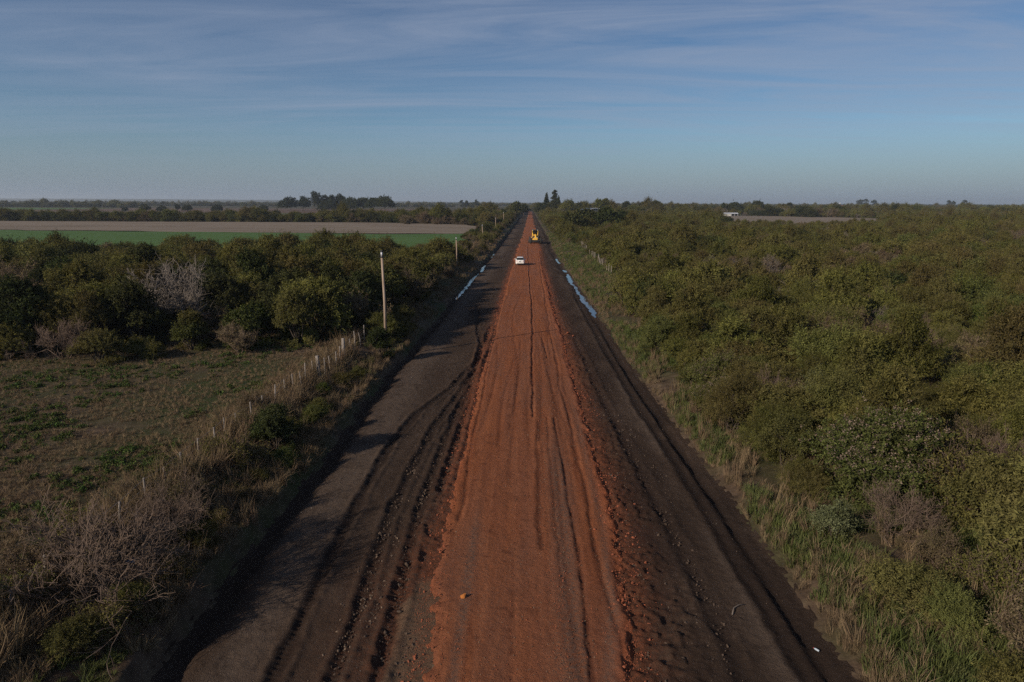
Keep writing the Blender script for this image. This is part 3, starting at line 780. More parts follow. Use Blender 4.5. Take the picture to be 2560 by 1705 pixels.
idx = np.where(mm < .38, np.where(q < .55, 5, np.where(q < .75, 6, 0)), np.where(mm < .6, (q * 3).astype(int), np.where(q < .3, 3, np.where(q < .45, 4, (q * 3 % 3).astype(int)))))
S = rscale(len(P), rng, .6, 1.35, .3); S *= (.7 + .7 * vn(P[:, 0] / 12., P[:, 1] / 12., 213))[:, None]
S *= (1 + .3 * ss(120, 300, P[:, 1]))[:, None]
front = (P[:, 1] > 215) & (P[:, 1] < 352) & (P[:, 0] / P[:, 1] > .27) & (P[:, 0] / P[:, 1] < .52)
S[front] *= .6
scatter('thicket', FAR, P, rrot(len(P), rng), S, idx)
# ------------------------------------------------------------------ where a point of the photograph lies
def ray(px, py):
    u = (px - 1280) / 1707.; v = (py - 852.5) / 1707.
    c, s = math.cos(ROLL), math.sin(ROLL); u, v = u * c + v * s, -u * s + v * c
    f = math.cos(PITCH) - v * math.sin(PITCH); d = math.sin(PITCH) + v * math.cos(PITCH)
    return u * math.cos(YAW) - f * math.sin(YAW), f * math.cos(YAW) + u * math.sin(YAW), -d
def at(px, Y, py=520):
    x, y, z = ray(px, py); return x / y * Y, CAMH + z / y * Y     # X and height of that pixel at distance Y

# left belt: scrub trees between the dry field and the green crop
DEAD = [(-29.3, 57, 'dead0', 1.5, 'large pale leafless dead tree standing out of the left scrub belt'), (-32.3, 46.5, 'dead1', .72, 'brown leafless dead tree at the edge of the dry field'),
        (-17.8, 92, 'dead0', .8, 'pale dead tree among the olive trees behind the tall pole'), (-33, 101, 'dead1', .95, 'thin brown dead tree deep in the left scrub belt')]
LS = []; row = 0; y = 42.5
while y < 158:
    row += 1; sp = 3.3 if y < 80 else 3.6
    k = 0; x = -13.6 - rng.random() * .8
    while x > -viewx(y, -1) - 2:
        fr = float(np.interp(-x, [13, 15, 18, 24, 34, 60], [58, 56.5, 48.5, 45.5, 44, 42]))
        bk = float(np.interp(-x, [13, 20, 60, 130], [165, 150, 142, 140])) + 8 * fbm(x / 9., 1., 220, 2)
        if fr < y < bk:
            k += 1; LS.append([x + rng.normal() * .5, y + rng.normal() * .7, row, k])
        x -= sp * (.8 + .4 * rng.random())
    y += sp * .9
LEFT_N = 190
LS = [p for p in LS if min(math.hypot(p[0] - d[0], p[1] - d[1]) for d in DEAD) > 1.9]
lk = ['thorn0', 'thorn1', 'thorn2', 'leafy0', 'leafy1', 'twig0', 'bare1']
cnt = {}
for i, (x, y, row, k) in enumerate(LS[:LEFT_N]):
    cnt[row] = cnt.get(row, 0) + 1
    m = float(vn(x / 11., y / 11., 221)); q = rng.random()
    pr = [.1, .08, .1, .08, .05, .4, .12] if m < .36 else [.26, .22, .2, .1, .1, .12, .04] if m < .65 else [.16, .2, .14, .2, .26, .05, .02]
    key = lk[int(np.searchsorted(np.cumsum(pr), q * sum(pr)))]
    s = .68 + .4 * rng.random() + .25 * float(vn(x / 8., y / 8., 222))
    front = y - float(np.interp(-x, [13, 15, 18, 24, 34, 60], [58, 56.5, 48.5, 45.5, 44, 42])) < 3.5
    if front: s *= .72
    if abs(x + 29.5 * y / 57) < 3.6 and y < 56: s *= .62
    place(key, x, y, s, None, f"{PROTO[key]['look']}, {ORD[cnt[row]]} from road in {ORD[row]} nearest row of left belt", 'scrub trees in the belt left of the road', sz=s * (.85 + .3 * rng.random()))
for x, y, key, s, lab in DEAD: place(key, x, y, s, None, lab, 'dead trees')
for x, y, s, lab in [(239, 408, 1.7, 'pale dead tree far off in the right scrub before the clearing'), (93, 208, 1.2, 'pale leafless tree fanning out of the right scrub'), (126, 184, 1.25, 'brown dead tree at the far side of the right scrub'),
                     (46.5, 141, 1.0, 'grey leafless tree in the right scrub beyond the fence posts'), (30.4, 75.5, .8, 'slender pale dead tree in the middle of the right scrub')]:
    place('dead0' if s != 1.25 else 'dead1', x, y, s, None, lab, 'dead trees')
far = LS[LEFT_N:]
P = np.array([(x, y, 0) for x, y, *_ in far]); P[:, 2] = land(P[:, 0], P[:, 1]) - .1
S = rscale(len(P), rng, .9, 1.5); S *= (.62 + .75 * vn(P[:, 0] / 10., P[:, 1] / 10., 223))[:, None]
mm = vn(P[:, 0] / 14., P[:, 1] / 14., 224); q = rng.random(len(P))
idx = np.where(mm < .33, np.where(q < .6, 5, 0), np.where(q < .3, 4, np.where(q < .42, 3, (q * 7 % 3).astype(int))))
scatter('scrub_belt', FAR, P, rrot(len(P), rng), S, idx)

# bushes close along the left side of the track
BL = []; y = 57.; n = 0
BUSH_LOOK = dict(brown0='russet brown roadside bush', brown1='thin olive brown roadside bush', thorn2='dark spreading roadside bush', olive1='broad olive roadside bush', green0='dark green roadside bush')
while y < 262:
    for side in (0, 1):
        if y < 70 and side == 0: x = float(ip(y, TL)) - 2.2 - rng.random() * 1.2
        else: x = float(ip(y, TL)) - (2.2 if side == 0 else 5.0) - rng.random() * 1.5
        if 166 < y < 188 and side == 1: continue
        if rng.random() < (.8 if y > 120 else .55):
            q = rng.random(); key = 'brown0' if q < .5 else 'brown1' if q < .72 else 'thorn2' if q < .84 else 'olive1' if q < .92 else 'green0'
            s = (.65 + .5 * rng.random()) * (.6 if key == 'thorn2' else 1) * (1 if y < 180 else 1.25)
            n += 1
            if n < len(ORD): place(key, x, y, s, None, f"{BUSH_LOOK[key]}, {ORD[n]} along the left track edge beyond the tall pole", 'bushes along the left track edge')
    y += 5.2 if y < 120 else 6.5
P = []
y = 200.
while y < 880:
    for _ in range(3): P.append((float(ip(y, TL)) - 2.5 - rng.random() * 9, y + rng.normal() * 2, 0))
    for _ in range(2): P.append((float(ip(y, TR)) + 3 + rng.random() * 8, y + rng.normal() * 2, 0))
    y += 4
P = np.array(P); P[:, 2] = land(P[:, 0], P[:, 1]) - .1
q = rng.random(len(P)); S = rscale(len(P), rng, .9, 1.5); S *= (.6 + .5 * ss(220, 420, P[:, 1]) + .9 * ss(380, 800, P[:, 1]) * vn(P[:, 1] / 30., P[:, 0] / 8., 225))[:, None]
scatter('roadside_scrub', FAR, P, rrot(len(P), rng), S, np.where(q < .45, 5, np.where(q < .65, 4, (q * 9 % 3).astype(int))))

# tangled brush along the near fence
bl_ = [(-13.1 - 1.3 * rng.random(), y + rng.normal() * .4) for y in np.arange(14.6, 37, 1.25)]
for i, (x, y) in enumerate(bl_):
    key = 'brown0' if rng.random() < .6 else 'brown1'; s = .42 + .3 * rng.random()
    place(key, x, y, s, None, f"{['matted brown', 'thin straw brown', 'low tangled brown'][i % 3]} brush clump, {ORD[i + 1]} along the near left fence line", 'brush clumps along the near left fence')
# bushes on the near bank
for i, y in enumerate(np.arange(15.2, 51, 1.9)):
    key = ['brown1', 'olive1', 'brown0', 'green0'][int(rng.random() * 4)]; x = float(edgeL(np.array([y]))[0]) - .9 - 1.0 * rng.random()
    if min(math.hypot(x + 11.5, y - 29.8), math.hypot(x + 12.2, y - 39.4)) > 1.3: place(key, x, y, .28 + .22 * rng.random(), None, f"low {'brown' if 'brown' in key else 'green'} bank bush, {ORD[i + 1]} along the left ditch from the near end", 'low bushes above the left ditch')
for x, y, key, s, lab in [(-10.9, 50.3, 'leafy0', .52, 'dark green bush hiding the foot of the tall pole'), (-11.5, 29.8, 'leafy0', .5, 'dark green bush on the left bank above the ditch'), (-12.2, 27.4, 'brown1', .85, 'brown leafy bush beside the dark green bush on the left bank'),
                          (-11.9, 31.6, 'olive1', .5, 'small olive bush behind the dark green bush on the left bank'), (-12.1, 39.4, 'green1', .34, 'small bright green plant at the foot of the fence'),
                          (-12.2, 17.2, 'bare1', .92, 'tall bare brown shrub by the near end of the left fence'), (-11.4, 20.6, 'bare1', .72, 'spreading bare brown shrub leaning over the left ditch'),
                          (-13.6, 18.8, 'brown1', 1.0, 'dense brown shrub behind the tall bare shrub'), (-12.4, 22.8, 'brown0', .75, 'brown twiggy shrub on the left bank by the fence'),
                          (-11.0, 16.2, 'brown1', .75, 'low brown shrub at the very bottom of the left bank'), (-14.4, 15.6, 'brown1', .9, 'brown shrub at the lower corner of the dry field'),
                          (-11.6, 55.2, 'green0', .95, 'dark bush just behind the tall pole'), (-10.9, 58.5, 'olive0', .7, 'olive bush just beyond the tall pole'), (-12.9, 57.2, 'leafy0', .6, 'dark leafy tree behind the tall pole'),
                          (-11.2, 61.5, 'green0', .8, 'dark green bush overhanging the track beyond the tall pole')]:
    place(key, x, y, s, None, lab, 'bushes on the left bank')

# ------------------------------------------------------------------ single trees far off
def crown_tree(seed, lobes, trunk, per_lobe, per, ll, lw, length=1.2, spread=.4, lo=-.6, limbs=True):
    p = Plant(seed)
    for c, r, t in lobes:
        p.lobe(c, r, int(per_lobe * (r[0] / 2.5) ** 1.2) + 8, per, length, spread, ll, lw, t, lo, 1., .4, .55, 0)
    (x0, y0), h, r0 = trunk
    top = p.limb((x0, y0, -.3), (x0 * .5, y0 * .5, h), r0, r0 * .45, .05, 6, 7)
    if limbs:
        for c, r, t in lobes: p.limb(top[min(5, 2 + int(p.rng.random() * 3))], c, r0 * .4, r0 * .1, .12, 5, 4)
    return p
def gum(seed, H, W):
    r = np.random.default_rng(seed); lb = []
    for i in range(9):
        z = H * (.45 + .5 * r.random()); a = r.random() * 6.28; q = W * .34 * math.sqrt(r.random()) * (1.1 if z < H * .85 else .5); s = W * (.15 + .1 * r.random())
        lb.append(((math.cos(a) * q, math.sin(a) * q, z - s * .5), (s, s, s * .85), r.random() * .7))
    lb.append(((0, 0, H - W * .16), (W * .17, W * .17, W * .16), .6))
    return crown_tree(seed, lb, ((0, 0), H * .8, H * .018), 34, 15, .75, .45)
def dome(seed, H, W, trunk=.2):
    r = np.random.default_rng(seed); lb = [((0, 0, H * .62), (W * .34, W * .34, H * .34), .5)]
    for i in range(11):
        a = i * 2.4; q = W * .36 * math.sqrt((i + .5) / 11); s = W * (.15 + .06 * r.random()); z = H * (.88 - .38 * (q / (W * .36)) ** 2) - s * .6
        lb.append(((math.cos(a) * q, math.sin(a) * q, z), (s, s, s * .85), r.random() * .8))
    return crown_tree(seed, lb, ((0, 0), H * .5, H * .022), 40, 15, .7, .5)
def column(seed, H, W):
    lb = [((0, 0, H * (.1 + .86 * i / 9)), (W * .5 * (1 - .75 * max(0, (i - 5) / 4.) ** 1.4), W * .5 * (1 - .75 * max(0, (i - 5) / 4.) ** 1.4), H * .085), .4) for i in range(10)]
    return crown_tree(seed, lb, ((0, 0), H * .5, H * .015), 120, 14, .55, .3, .8, .25, -1, False)
def pine(seed, H, W):
    r = np.random.default_rng(seed); lb = []
    for i in range(12):
        f = i / 11; z = H * (.2 + .76 * f); a = i * 2.4; q = W * .28 * (1 - .75 * f); s = W * (.24 - .1 * f) * (.8 + .4 * r.random())
        lb.append(((math.cos(a) * q, math.sin(a) * q, z), (s, s, s * .6), r.random() * .6))
    return crown_tree(seed, lb, ((0, 0), H * .9, H * .018), 60, 14, .7, .35)
def palm(seed, H, W, droop):
    p = Plant(seed); rg = p.rng
    p.limb((0, 0, -.2), (.1, 0, H), H * .035, H * .028, .02, 6, 8)
    for i in range(46):
        a = i * 2.4; el = (.9 - 2.0 * (i / 46.)) if not droop else (.5 - 2.0 * (i / 46.))
        d = np.array([math.cos(a) * math.cos(el), math.sin(a) * math.cos(el), math.sin(el)]); L = W * .5 * (.85 + .3 * rg.random())
        u = np.linspace(0, 1, 9)[:, None]; P = np.array([0, 0, H]) + d * L * u + np.array([0, 0, -1]) * (u ** 2) * L * .45
        p.tube(P, np.linspace(.03, .01, 9), 3)
        ax = unit(np.gradient(P, axis=0)); sd = unit(np.cross(ax, np.array([0, 0, 1.])))
        for sg in (-1, 1): p.sprays(P[1:], sd[1:] * sg + ax[1:] * .7 + np.array([0, 0, -.35]), 5, .25, .06, L * .24, .07, np.full(8, rg.random()), .2)
    return p
def far_tree(name, plant, px, Y, lab, cat, wm, lm, group=None, dx=0):
    x = at(px, Y)[0] + dx; o = empty(name, (x, Y, landz(x, Y)), rnd.random() * 6.28)
    obj('trunk', plant.wood_mesh(name + '_trunk', wm), None, o); obj('crown', plant.leaf_mesh(name + '_crown', lm), None, o)
    tag(o, lab, cat, group); return o
def hgt(px, py, Y): return at(px, Y, py)[1] - .9
G1 = 'eucalyptus grove on the left horizon'
for i, (px, top, wpx, lab) in enumerate([(727, 494, 34, 'leftmost dark gum tree of the grove on the left horizon'), (758, 492, 26, 'slender gum tree between the leftmost and the tallest of the grove'),
        (786, 479, 25, 'tallest gum tree of the grove on the left horizon'), (812, 489, 24, 'gappy gum tree just right of the tallest one in the grove'), (832, 490, 20, 'brownish gum tree in the middle of the grove'), (850, 487, 21, 'tall gum tree at the right end of the gums, beside the round crowns')]):
    Y = 800; far_tree('gum_tree', gum(300 + i, hgt(px, top, Y) + .8, wpx * Y / 1707. * 1.55), px, Y + 6 * (i % 2), lab, 'tree', WOOD, L_GUM, G1)
for i, (px, top, wpx, lab, Y) in enumerate([(821, 503, 42, 'low wide tree beneath the gums of the left grove', 785), (877, 494, 44, 'round dark tree next to the gums on the left horizon', 790), (908, 494, 38, 'second round dark tree of the dense clump on the left horizon', 800),
        (934, 493, 34, 'third round dark tree of the dense clump on the left horizon', 795), (961, 490, 42, 'largest round dark tree closing the clump on the left horizon', 790)]):
    far_tree('round_tree', dome(320 + i, hgt(px, top, Y) + .8, wpx * Y / 1707. * 1.3), px, Y, lab, 'tree', WOOD, L_DARK, 'dense round trees on the left horizon')
for i, (px, top, wpx, Y, lab) in enumerate([(362, 511, 22, 690, 'grey round tree alone in the far left fields'), (312, 519, 11, 690, 'small dark tree alone beside the far green strip'), (404, 516, 24, 700, 'low brownish tree in the far left fields'), (444, 511, 11, 720, 'narrow dark upright tree in the far left fields'),
        (468, 513, 22, 715, 'grey tree just right of the narrow dark one in the far fields'), (543, 512, 24, 700, 'dark round tree half way along the far left fields'), (657, 513, 26, 760, 'round tree near the left grove in the far fields')]):
    far_tree('field_tree', dome(340 + i, hgt(px, top, Y), wpx * Y / 1707. * 1.1), px, Y, lab, 'tree', WOOD, L_GUM if i % 2 else L_DARK, 'single trees in the far left fields')
for i, (px, top, wpx, Y, lab) in enumerate([(1155, 501, 9, 1300, 'leftmost of three blue hazy gum trees left of the road end'), (1166, 502, 12, 1300, 'middle one of three blue hazy gum trees left of the road end'), (1190, 499, 12, 1300, 'right one of three blue hazy gum trees left of the road end'),
        (2150, 498, 15, 2100, 'hazy gum tree over the far right farm'), (2164, 497, 14, 2100, 'larger hazy gum tree beside the far right farm'), (2184, 499, 13, 2100, 'hazy gum tree between the farm and its white shed'),
        (2371, 500, 13, 1900, 'ragged gum tree on the far right horizon'), (2382, 502, 8, 1900, 'small gum tree touching the ragged one on the right horizon'), (2411, 500, 15, 1900, 'rightmost leaning gum tree on the right horizon')]):
    far_tree('gum_tree', gum(360 + i, hgt(px, top, Y), wpx * Y / 1707. * 1.2), px, Y, lab, 'tree', WOOD, L_GUM, 'gum trees on the horizon')
far_tree('cypress_tree', column(380, hgt(1366, 483, 620), 4.0), 1366, 620, 'slim dark cypress standing left of the tall pine at the road end', 'tree', WOOD, L_DARK)
far_tree('pine_tree', pine(381, hgt(1386, 475, 640), 9.0), 1386, 640, 'tall dark pine rising above the right side of the road end', 'tree', WOOD, L_DARK)
far_tree('cypress_tree', column(382, hgt(1396, 491, 640), 3.6), 1396, 636, 'shorter dark cypress close against the right of the pine', 'tree', WOOD, L_DARK)
for i, (px, top, wpx, Y, lab) in enumerate([(1386, 502, 40, 615, 'dark dense tree at the foot of the pine and cypresses'), (1352, 509, 30, 600, 'low dark tree on the right beside the end of the road'), (1427, 504, 20, 640, 'brownish round tree between the pine and the barn'), (1449, 507, 20, 620, 'small dark tree just left of the barn roof'),
        (1497, 499, 24, 560, 'tall green tree behind the arched barn roof'), (1514, 499, 22, 560, 'second tall green tree right behind the arched barn roof'), (1566, 503, 20, 640, 'dark round tree above the small ochre house'), (1608, 507, 26, 620, 'dark tree right of the small ochre house'), (1640, 507, 34, 610, 'olive wide tree on the middle right horizon'),
        (1808, 507, 9, 760, 'small round topped tree left of the long dark crowns on the right'), (1836, 508, 38, 760, 'long flat dark tree behind the white shed'), (1893, 504, 32, 760, 'dense dark tree right of and behind the white shed'), (1973, 507, 17, 820, 'flat topped tree alone on the right horizon'),
        (1290, 507, 24, 520, 'round green tree left of the end of the road'), (1310, 514, 16, 560, 'small dark tree left of where the road ends')]):
    far_tree('round_tree', dome(400 + i, hgt(px, top, Y) + 1.0 + (i % 3) * .7, wpx * Y / 1707. * 1.15), px, Y, lab, 'tree', WOOD, L_DARK if i not in (4, 5, 8, 13) else L_GREEN, 'round trees along the horizon')
for i, (x, y, H, W, lab) in enumerate([(16.5, 246, 7.6, 10, 'dark broad tree nearest the right track edge beyond the grader'), (22.5, 262, 9.2, 11, 'tall dark broad tree, second in the dark group beyond the grader'), (30, 258, 9.4, 12, 'largest dark broad tree in the group beyond the grader'), (37.5, 270, 8.6, 10, 'dark broad tree at the right end of the group beyond the grader')]):
    p = dome(430 + i, H, W); o = empty('broad_tree', (x, y, landz(x, y)), rnd.random() * 6); obj('trunk', p.wood_mesh('broad_trunk', WOOD), None, o); obj('crown', p.leaf_mesh('broad_crown', L_DARK), None, o); tag(o, lab, 'tree', 'dark broad trees beyond the grader')
far_tree('palm_tree', palm(450, hgt(1215, 511, 520), 7.5, False), 1215, 520, 'upright feathery palm above the hedge left of the road', 'palm', WOOD, L_OLIVE)
far_tree('palm_tree', palm(451, 3.6, 3.6, True), 1219, 228, 'drooping dark palm beside the third pole by the green field', 'palm', WOOD, L_DARK)

# hedge across the pale field and the woods that close the plain: masses
def mass(name, pts, lo, hi, wts, seed):
    r = np.random.default_rng(seed); P = np.array(pts, float); P = np.concatenate([P, land(P[:, 0], P[:, 1])[:, None] - .15], 1)
    u_ = r.random(len(P)) ** 2; S = (lo + (hi - lo) * u_)[:, None] * (1 + .12 * r.normal(size=(len(P), 3))); S *= (.75 + .5 * vn(P[:, 0] / 25., P[:, 1] / 25., seed))[:, None]
    idx = np.searchsorted(np.cumsum(wts) / sum(wts), r.random(len(P)))
    return scatter(name, FAR, P, rrot(len(P), r, .05), S, idx)
r = np.random.default_rng(77); pts = []
for i in range(900):
    x = -17 - 330 * r.random(); pts.append((x, float(np.interp(-x, [17, 30, 70, 300, 400], [312, 338, 366, 362, 366])) + 3 + 26 * r.random() ** 1.6))
mass('hedge_trees', pts, 1.5, 2.3, [3, 2, 3, 2, 5, 2.5, 0], 501)
pts = []
for i in range(260):     # russet thicket left of the road end
    pts.append((-14 - 50 * r.random(), 330 + 190 * r.random()))
mass('russet_thicket', pts, 1.6, 2.4, [1, 0, 1, 0, 1, 6, 1], 502)
pts = []
for i in range(2600):    # right side, beyond the shrubs
    y = 560 + 900 * r.random() ** 1.4; pts.append((r.random() * .8 * y + 16, y))
mass('far_scrub', [p for p in pts if not (150 < p[0] < 215 and 560 < p[1] < 640)], 1.4, 3.6, [3, 2, 3, 2, 4, 3, 1], 503)
pts = []
for y0, x0, x1, n, th in [(1080, -1000, -620, 260, 40), (1450, -1300, -60, 500, 60), (2000, -1700, -20, 900, 120), (2700, -2300, 2300, 1400, 250), (1600, 30, 1400, 900, 200), (2150, 700, 1900, 700, 120), (4300, -3600, 3600, 1300, 700)]:
    for i in range(n): pts.append((x0 + (x1 - x0) * r.random(), y0 + th * r.random()))
for i in range(160): pts.append((-20 + 60 * r.random(), 985 + 200 * r.random()))
mass('far_woods', pts, 2.0, 3.6, [2, 1, 2, 1, 5, 1, 0], 504)
# ------------------------------------------------------------------ grass, straw, weeds, stones: stuff
def tuft(seed, n, H, base, lean, wd):
    r = np.random.default_rng(seed); a = r.random(n) * 6.28; q = base * np.sqrt(r.random(n)); b = np.stack([np.cos(a) * q, np.sin(a) * q, np.zeros(n)], 1)
    a2 = a + r.normal(size=n) * .8; ln = lean * (.3 + r.random(n)); h = H * (.5 + .6 * r.random(n))
    dirv = np.stack([np.cos(a2), np.sin(a2), np.zeros(n)], 1); sd = np.stack([-np.sin(a2), np.cos(a2), np.zeros(n)], 1) * wd * .5
    m = b + dirv * (ln * h * .3)[:, None] + np.array([0, 0, 1]) * (h * .6)[:, None]; tp = b + dirv * (ln * h)[:, None] + np.array([0, 0, 1]) * (h * (1 - .25 * ln))[:, None]
    V = np.stack([b - sd, b + sd, m + sd * .8, m - sd * .8, tp + sd * .15, tp - sd * .15], 1).reshape(-1, 3)
    i = np.arange(n)[:, None] * 6; F = np.concatenate([i + [[0, 1, 2, 3]], i + [[3, 2, 4, 5]]]); t = np.tile(r.random(n), 2)
    return V, F, t
def tuft_obj(name, m, *a):
    V, F, t = tuft(*a); return hidden(name, np_mesh(name, V, F, False, {'tint': ('FACE', t)}, [m]))
GR = [tuft_obj(f'grass_tuft_{i}', L_GRASS, 600 + i, 34, [.42, .55, .34][i], .2, .55, .022) for i in range(3)]
ST = [tuft_obj(f'straw_tuft_{i}', L_STRAW, 610 + i, 26, [.7, 1.15, .5][i], .16, [.5, .3, .75][i], .016) for i in range(3)]
def weed(seed, name):
    p = Plant(seed); n = 26; C = p.rng.normal(size=(n, 3)) * [.14, .14, .05] + [0, 0, .12]; p.sprays(C, p.rng.normal(size=(n, 3)) + [0, 0, .6], 5, .12, .05, .11, .08, p.rng.random(n)); return hidden(name, p.leaf_mesh(name, L_WEED))
WD = [weed(620 + i, f'weed_{i}') for i in range(2)]
def pts3(x, y, dz=-.02):
    return np.stack([x, y, land(x, y) + dz], 1)
r = np.random.default_rng(88)
# right verge, green
def band(n, y0, y1, lo, hi, pw=1.0, left=False):
    y = y0 * (y1 / y0) ** (r.random(n) ** pw); e = edgeL(y) if left else edgeR(y)
    d = lo + (hi - lo) * r.random(n); return (e - d if left else e + d), y
x, y = band(9500, 13.5, 270, .25, 7.5); k = vn(x / 2.2, y / 3.5, 700) > .3; x, y = x[k], y[k]
scatter('grass', GR + ST, pts3(x, y), rrot(len(x), r, .16), rscale(len(x), r, .5, 1.2) * (1 + .3 * ss(40, 150, y))[:, None], np.where(r.random(len(x)) < -.05 + .35 * vn(x / 3., y / 5., 709), 3 + 2 * r.integers(0, 2, len(x)), r.integers(0, 3, len(x))))
xa, ya = band(1300, 13.5, 120, .1, 6); k = vn(xa / 1.3, ya / 2.4, 701) > .55; xa, ya = xa[k], ya[k]
xb, yb = band(700, 13.5, 200, .05, .9)
x = np.concatenate([xa, xb]); y = np.concatenate([ya, yb]); S = rscale(len(x), r, .55, 1.15); S[len(xa):] *= .6
scatter('dry_stalks', ST, pts3(x, y), rrot(len(x), r, .2), S, r.integers(0, 3, len(x)))
# left bank: straw, some green
x, y = band(11000, 13.5, 250, .15, 6.0, 1.0, True); k = (vn(x / 1.6, y / 2.4, 702) > .36); x, y = x[k], y[k]
S = rscale(len(x), r, .35, .85); near = np.abs(x + 13.4) < 1.0; S[near] *= 1.75
scatter('bank_straw', ST, pts3(x, y), rrot(len(x), r, .35), S, np.where(r.random(len(x)) < .25, 1, 2 * r.integers(0, 2, len(x))))
x, y = band(2600, 13.5, 120, .5, 6.0, 1.0, True); k = (vn(x / 2.5, y / 3.5, 703) > .55); x, y = x[k], y[k]
scatter('bank_grass', GR, pts3(x, y), rrot(len(x), r, .2), rscale(len(x), r, .4, .8), r.integers(0, 3, len(x)))
# dry field inside the fence
n = 26000; y = 13 + 46 * r.random(n) ** 1.3; x = -14.2 - (y * .8 + 4 - 12) * r.random(n); x = np.minimum(x, -13.9)
k = vn(x / 1.6, y / 1.2, 704) + .35 * r.random(n) > .42; 
scatter('field_straw', ST, pts3(x[k], y[k]), rrot(k.sum(), r, .6), rscale(k.sum(), r, .2, .55), np.where(r.random(k.sum()) < .12, 0, 2))
k = r.random(n) < .2 * ss(-.25, .45, fbm(x / 5.0, y / 4.0, 705, 4))
scatter('field_weeds', WD, pts3(x[k], y[k]), rrot(k.sum(), r, .2), rscale(k.sum(), r, .3, .85), r.integers(0, 2, k.sum()))

# stones and clods
def stone(seed, name, m):
    bm = bmesh.new(); bmesh.ops.create_icosphere(bm, subdivisions=2, radius=1)
    rg = random.Random(seed); off = [Vector((rg.gauss(0, 1), rg.gauss(0, 1), rg.gauss(0, 1))).normalized() for _ in range(9)]
    for v in bm.verts:
        s = 1
        for o in off: s -= max(0, v.co.dot(o) - .55) * .7
        v.co = Vector((v.co.x * s, v.co.y * s * (.7 + .3 * rg.random() * .2), v.co.z * s * .72))
    me = bpy.data.meshes.new(name); bm.to_mesh(me); bm.free(); me.materials.append(m); return hidden(name, me)
CL_R = plain('red_clod', (.24, .078, .042), .95, 0, .35, 14, .15); CL_D = plain('dark_clod', (.075, .053, .041), .95, 0, .4, 14, .15); CL_W = plain('pale_stone', (.42, .37, .32), .9, 0, .3, 20, .3); CL_G = plain('tan_clod', (.16, .115, .085), .95, 0, .3, 14, .15)
RS_ = [stone(i, f'red_clod_{i}', CL_R) for i in range(3)]; DS_ = [stone(10 + i, f'dark_clod_{i}', CL_D) for i in range(3)]
PS_ = [stone(20 + i, f'pale_stone_{i}', CL_W) for i in range(2)] + [stone(30, 'pale_stone_x', CL_G)]
def on_red(x, y):
    return corridor(x, y) + .10
NG = 8000; y = 13 * (130 / 13) ** r.random(NG); h = r.random(NG) < .72
x = np.where(h, ip(y, RR) - .1 + .32 * np.abs(r.normal(size=NG)) * np.sign(r.random(NG) - .45), ip(y, RL) + .1 - .25 * np.abs(r.normal(size=NG)) * np.sign(r.random(NG) - .45))
ins = (x > ip(y, RL) + .25) & (x < ip(y, RR) - .25)
z = corridor(x, y) + np.where(ins, .11, .0); S = rscale(len(x), r, .009, .032) * (1 + 2.2 * (r.random(len(x)) ** 8))[:, None] * (1 + .5 * ss(40, 110, y))[:, None]
scatter('red_gravel', RS_, np.stack([x, y, z], 1), rrot(len(x), r, 1), S, r.integers(0, 3, len(x)))
n = 4200; y = 13 * (90 / 13) ** r.random(n); x = ip(y, RL) + .3 + (ip(y, RR) - ip(y, RL) - .6) * r.random(n); rid = r.random(n) < .35; x = np.where(rid, np.interp(y, [13, 24, 33, 40, 90], [.7, .7, .8, .85, .8]) + .3 + .22 * r.normal(size=n), x)
scatter('road_gravel', RS_ + [DS_[0], PS_[2]], np.stack([x, y, corridor(x, y) + .11], 1), rrot(n, r, 1), rscale(n, r, .012, .032), np.searchsorted([.32, .64, .95, .965, 1.0], r.random(n)))
n = 4200; y = 13 * (110 / 13) ** r.random(n); a = r.random(n) < .5
x = np.where(a, ip(y, RL) - .1 - 2.2 * r.random(n) ** 1.2, ip(y, RR) + .1 + 2.4 * r.random(n) ** 1.2)
n2 = 420; y2 = 16 + 14 * r.random(n2); x2 = -4.55 + .35 * r.normal(size=n2) + .25 * np.sin(y2); scatter('tan_clods', [PS_[2]] + DS_, np.stack([x2, y2, corridor(x2, y2)], 1), rrot(n2, r, 1), rscale(n2, r, .015, .06), np.where(r.random(n2) < .5, 3, r.integers(0, 3, n2)))
scatter('dark_clods', DS_, np.stack([x, y, corridor(x, y) + .005], 1), rrot(n, r, 1), rscale(n, r, .015, .05) * (1 + 1.5 * r.random(n) ** 9)[:, None], r.integers(0, 3, n))
n = 520; y = 13 * (120 / 13) ** r.random(n); e0, e1 = ip(y, TL) + .5, ip(y, TR) - .5; x = e0 + (e1 - e0) * r.random(n); ok = (x < ip(y, RL) - .2) | (x > ip(y, RR) + .2); x, y = x[ok], y[ok]
scatter('pale_pebbles', PS_, np.stack([x, y, corridor(x, y) + .005], 1), rrot(len(x), r, 1), rscale(len(x), r, .008, .024) * (1 + 1.0 * r.random(len(x)) ** 10)[:, None], np.where(r.random(len(x)) < .25, r.integers(0, 2, len(x)), 2))
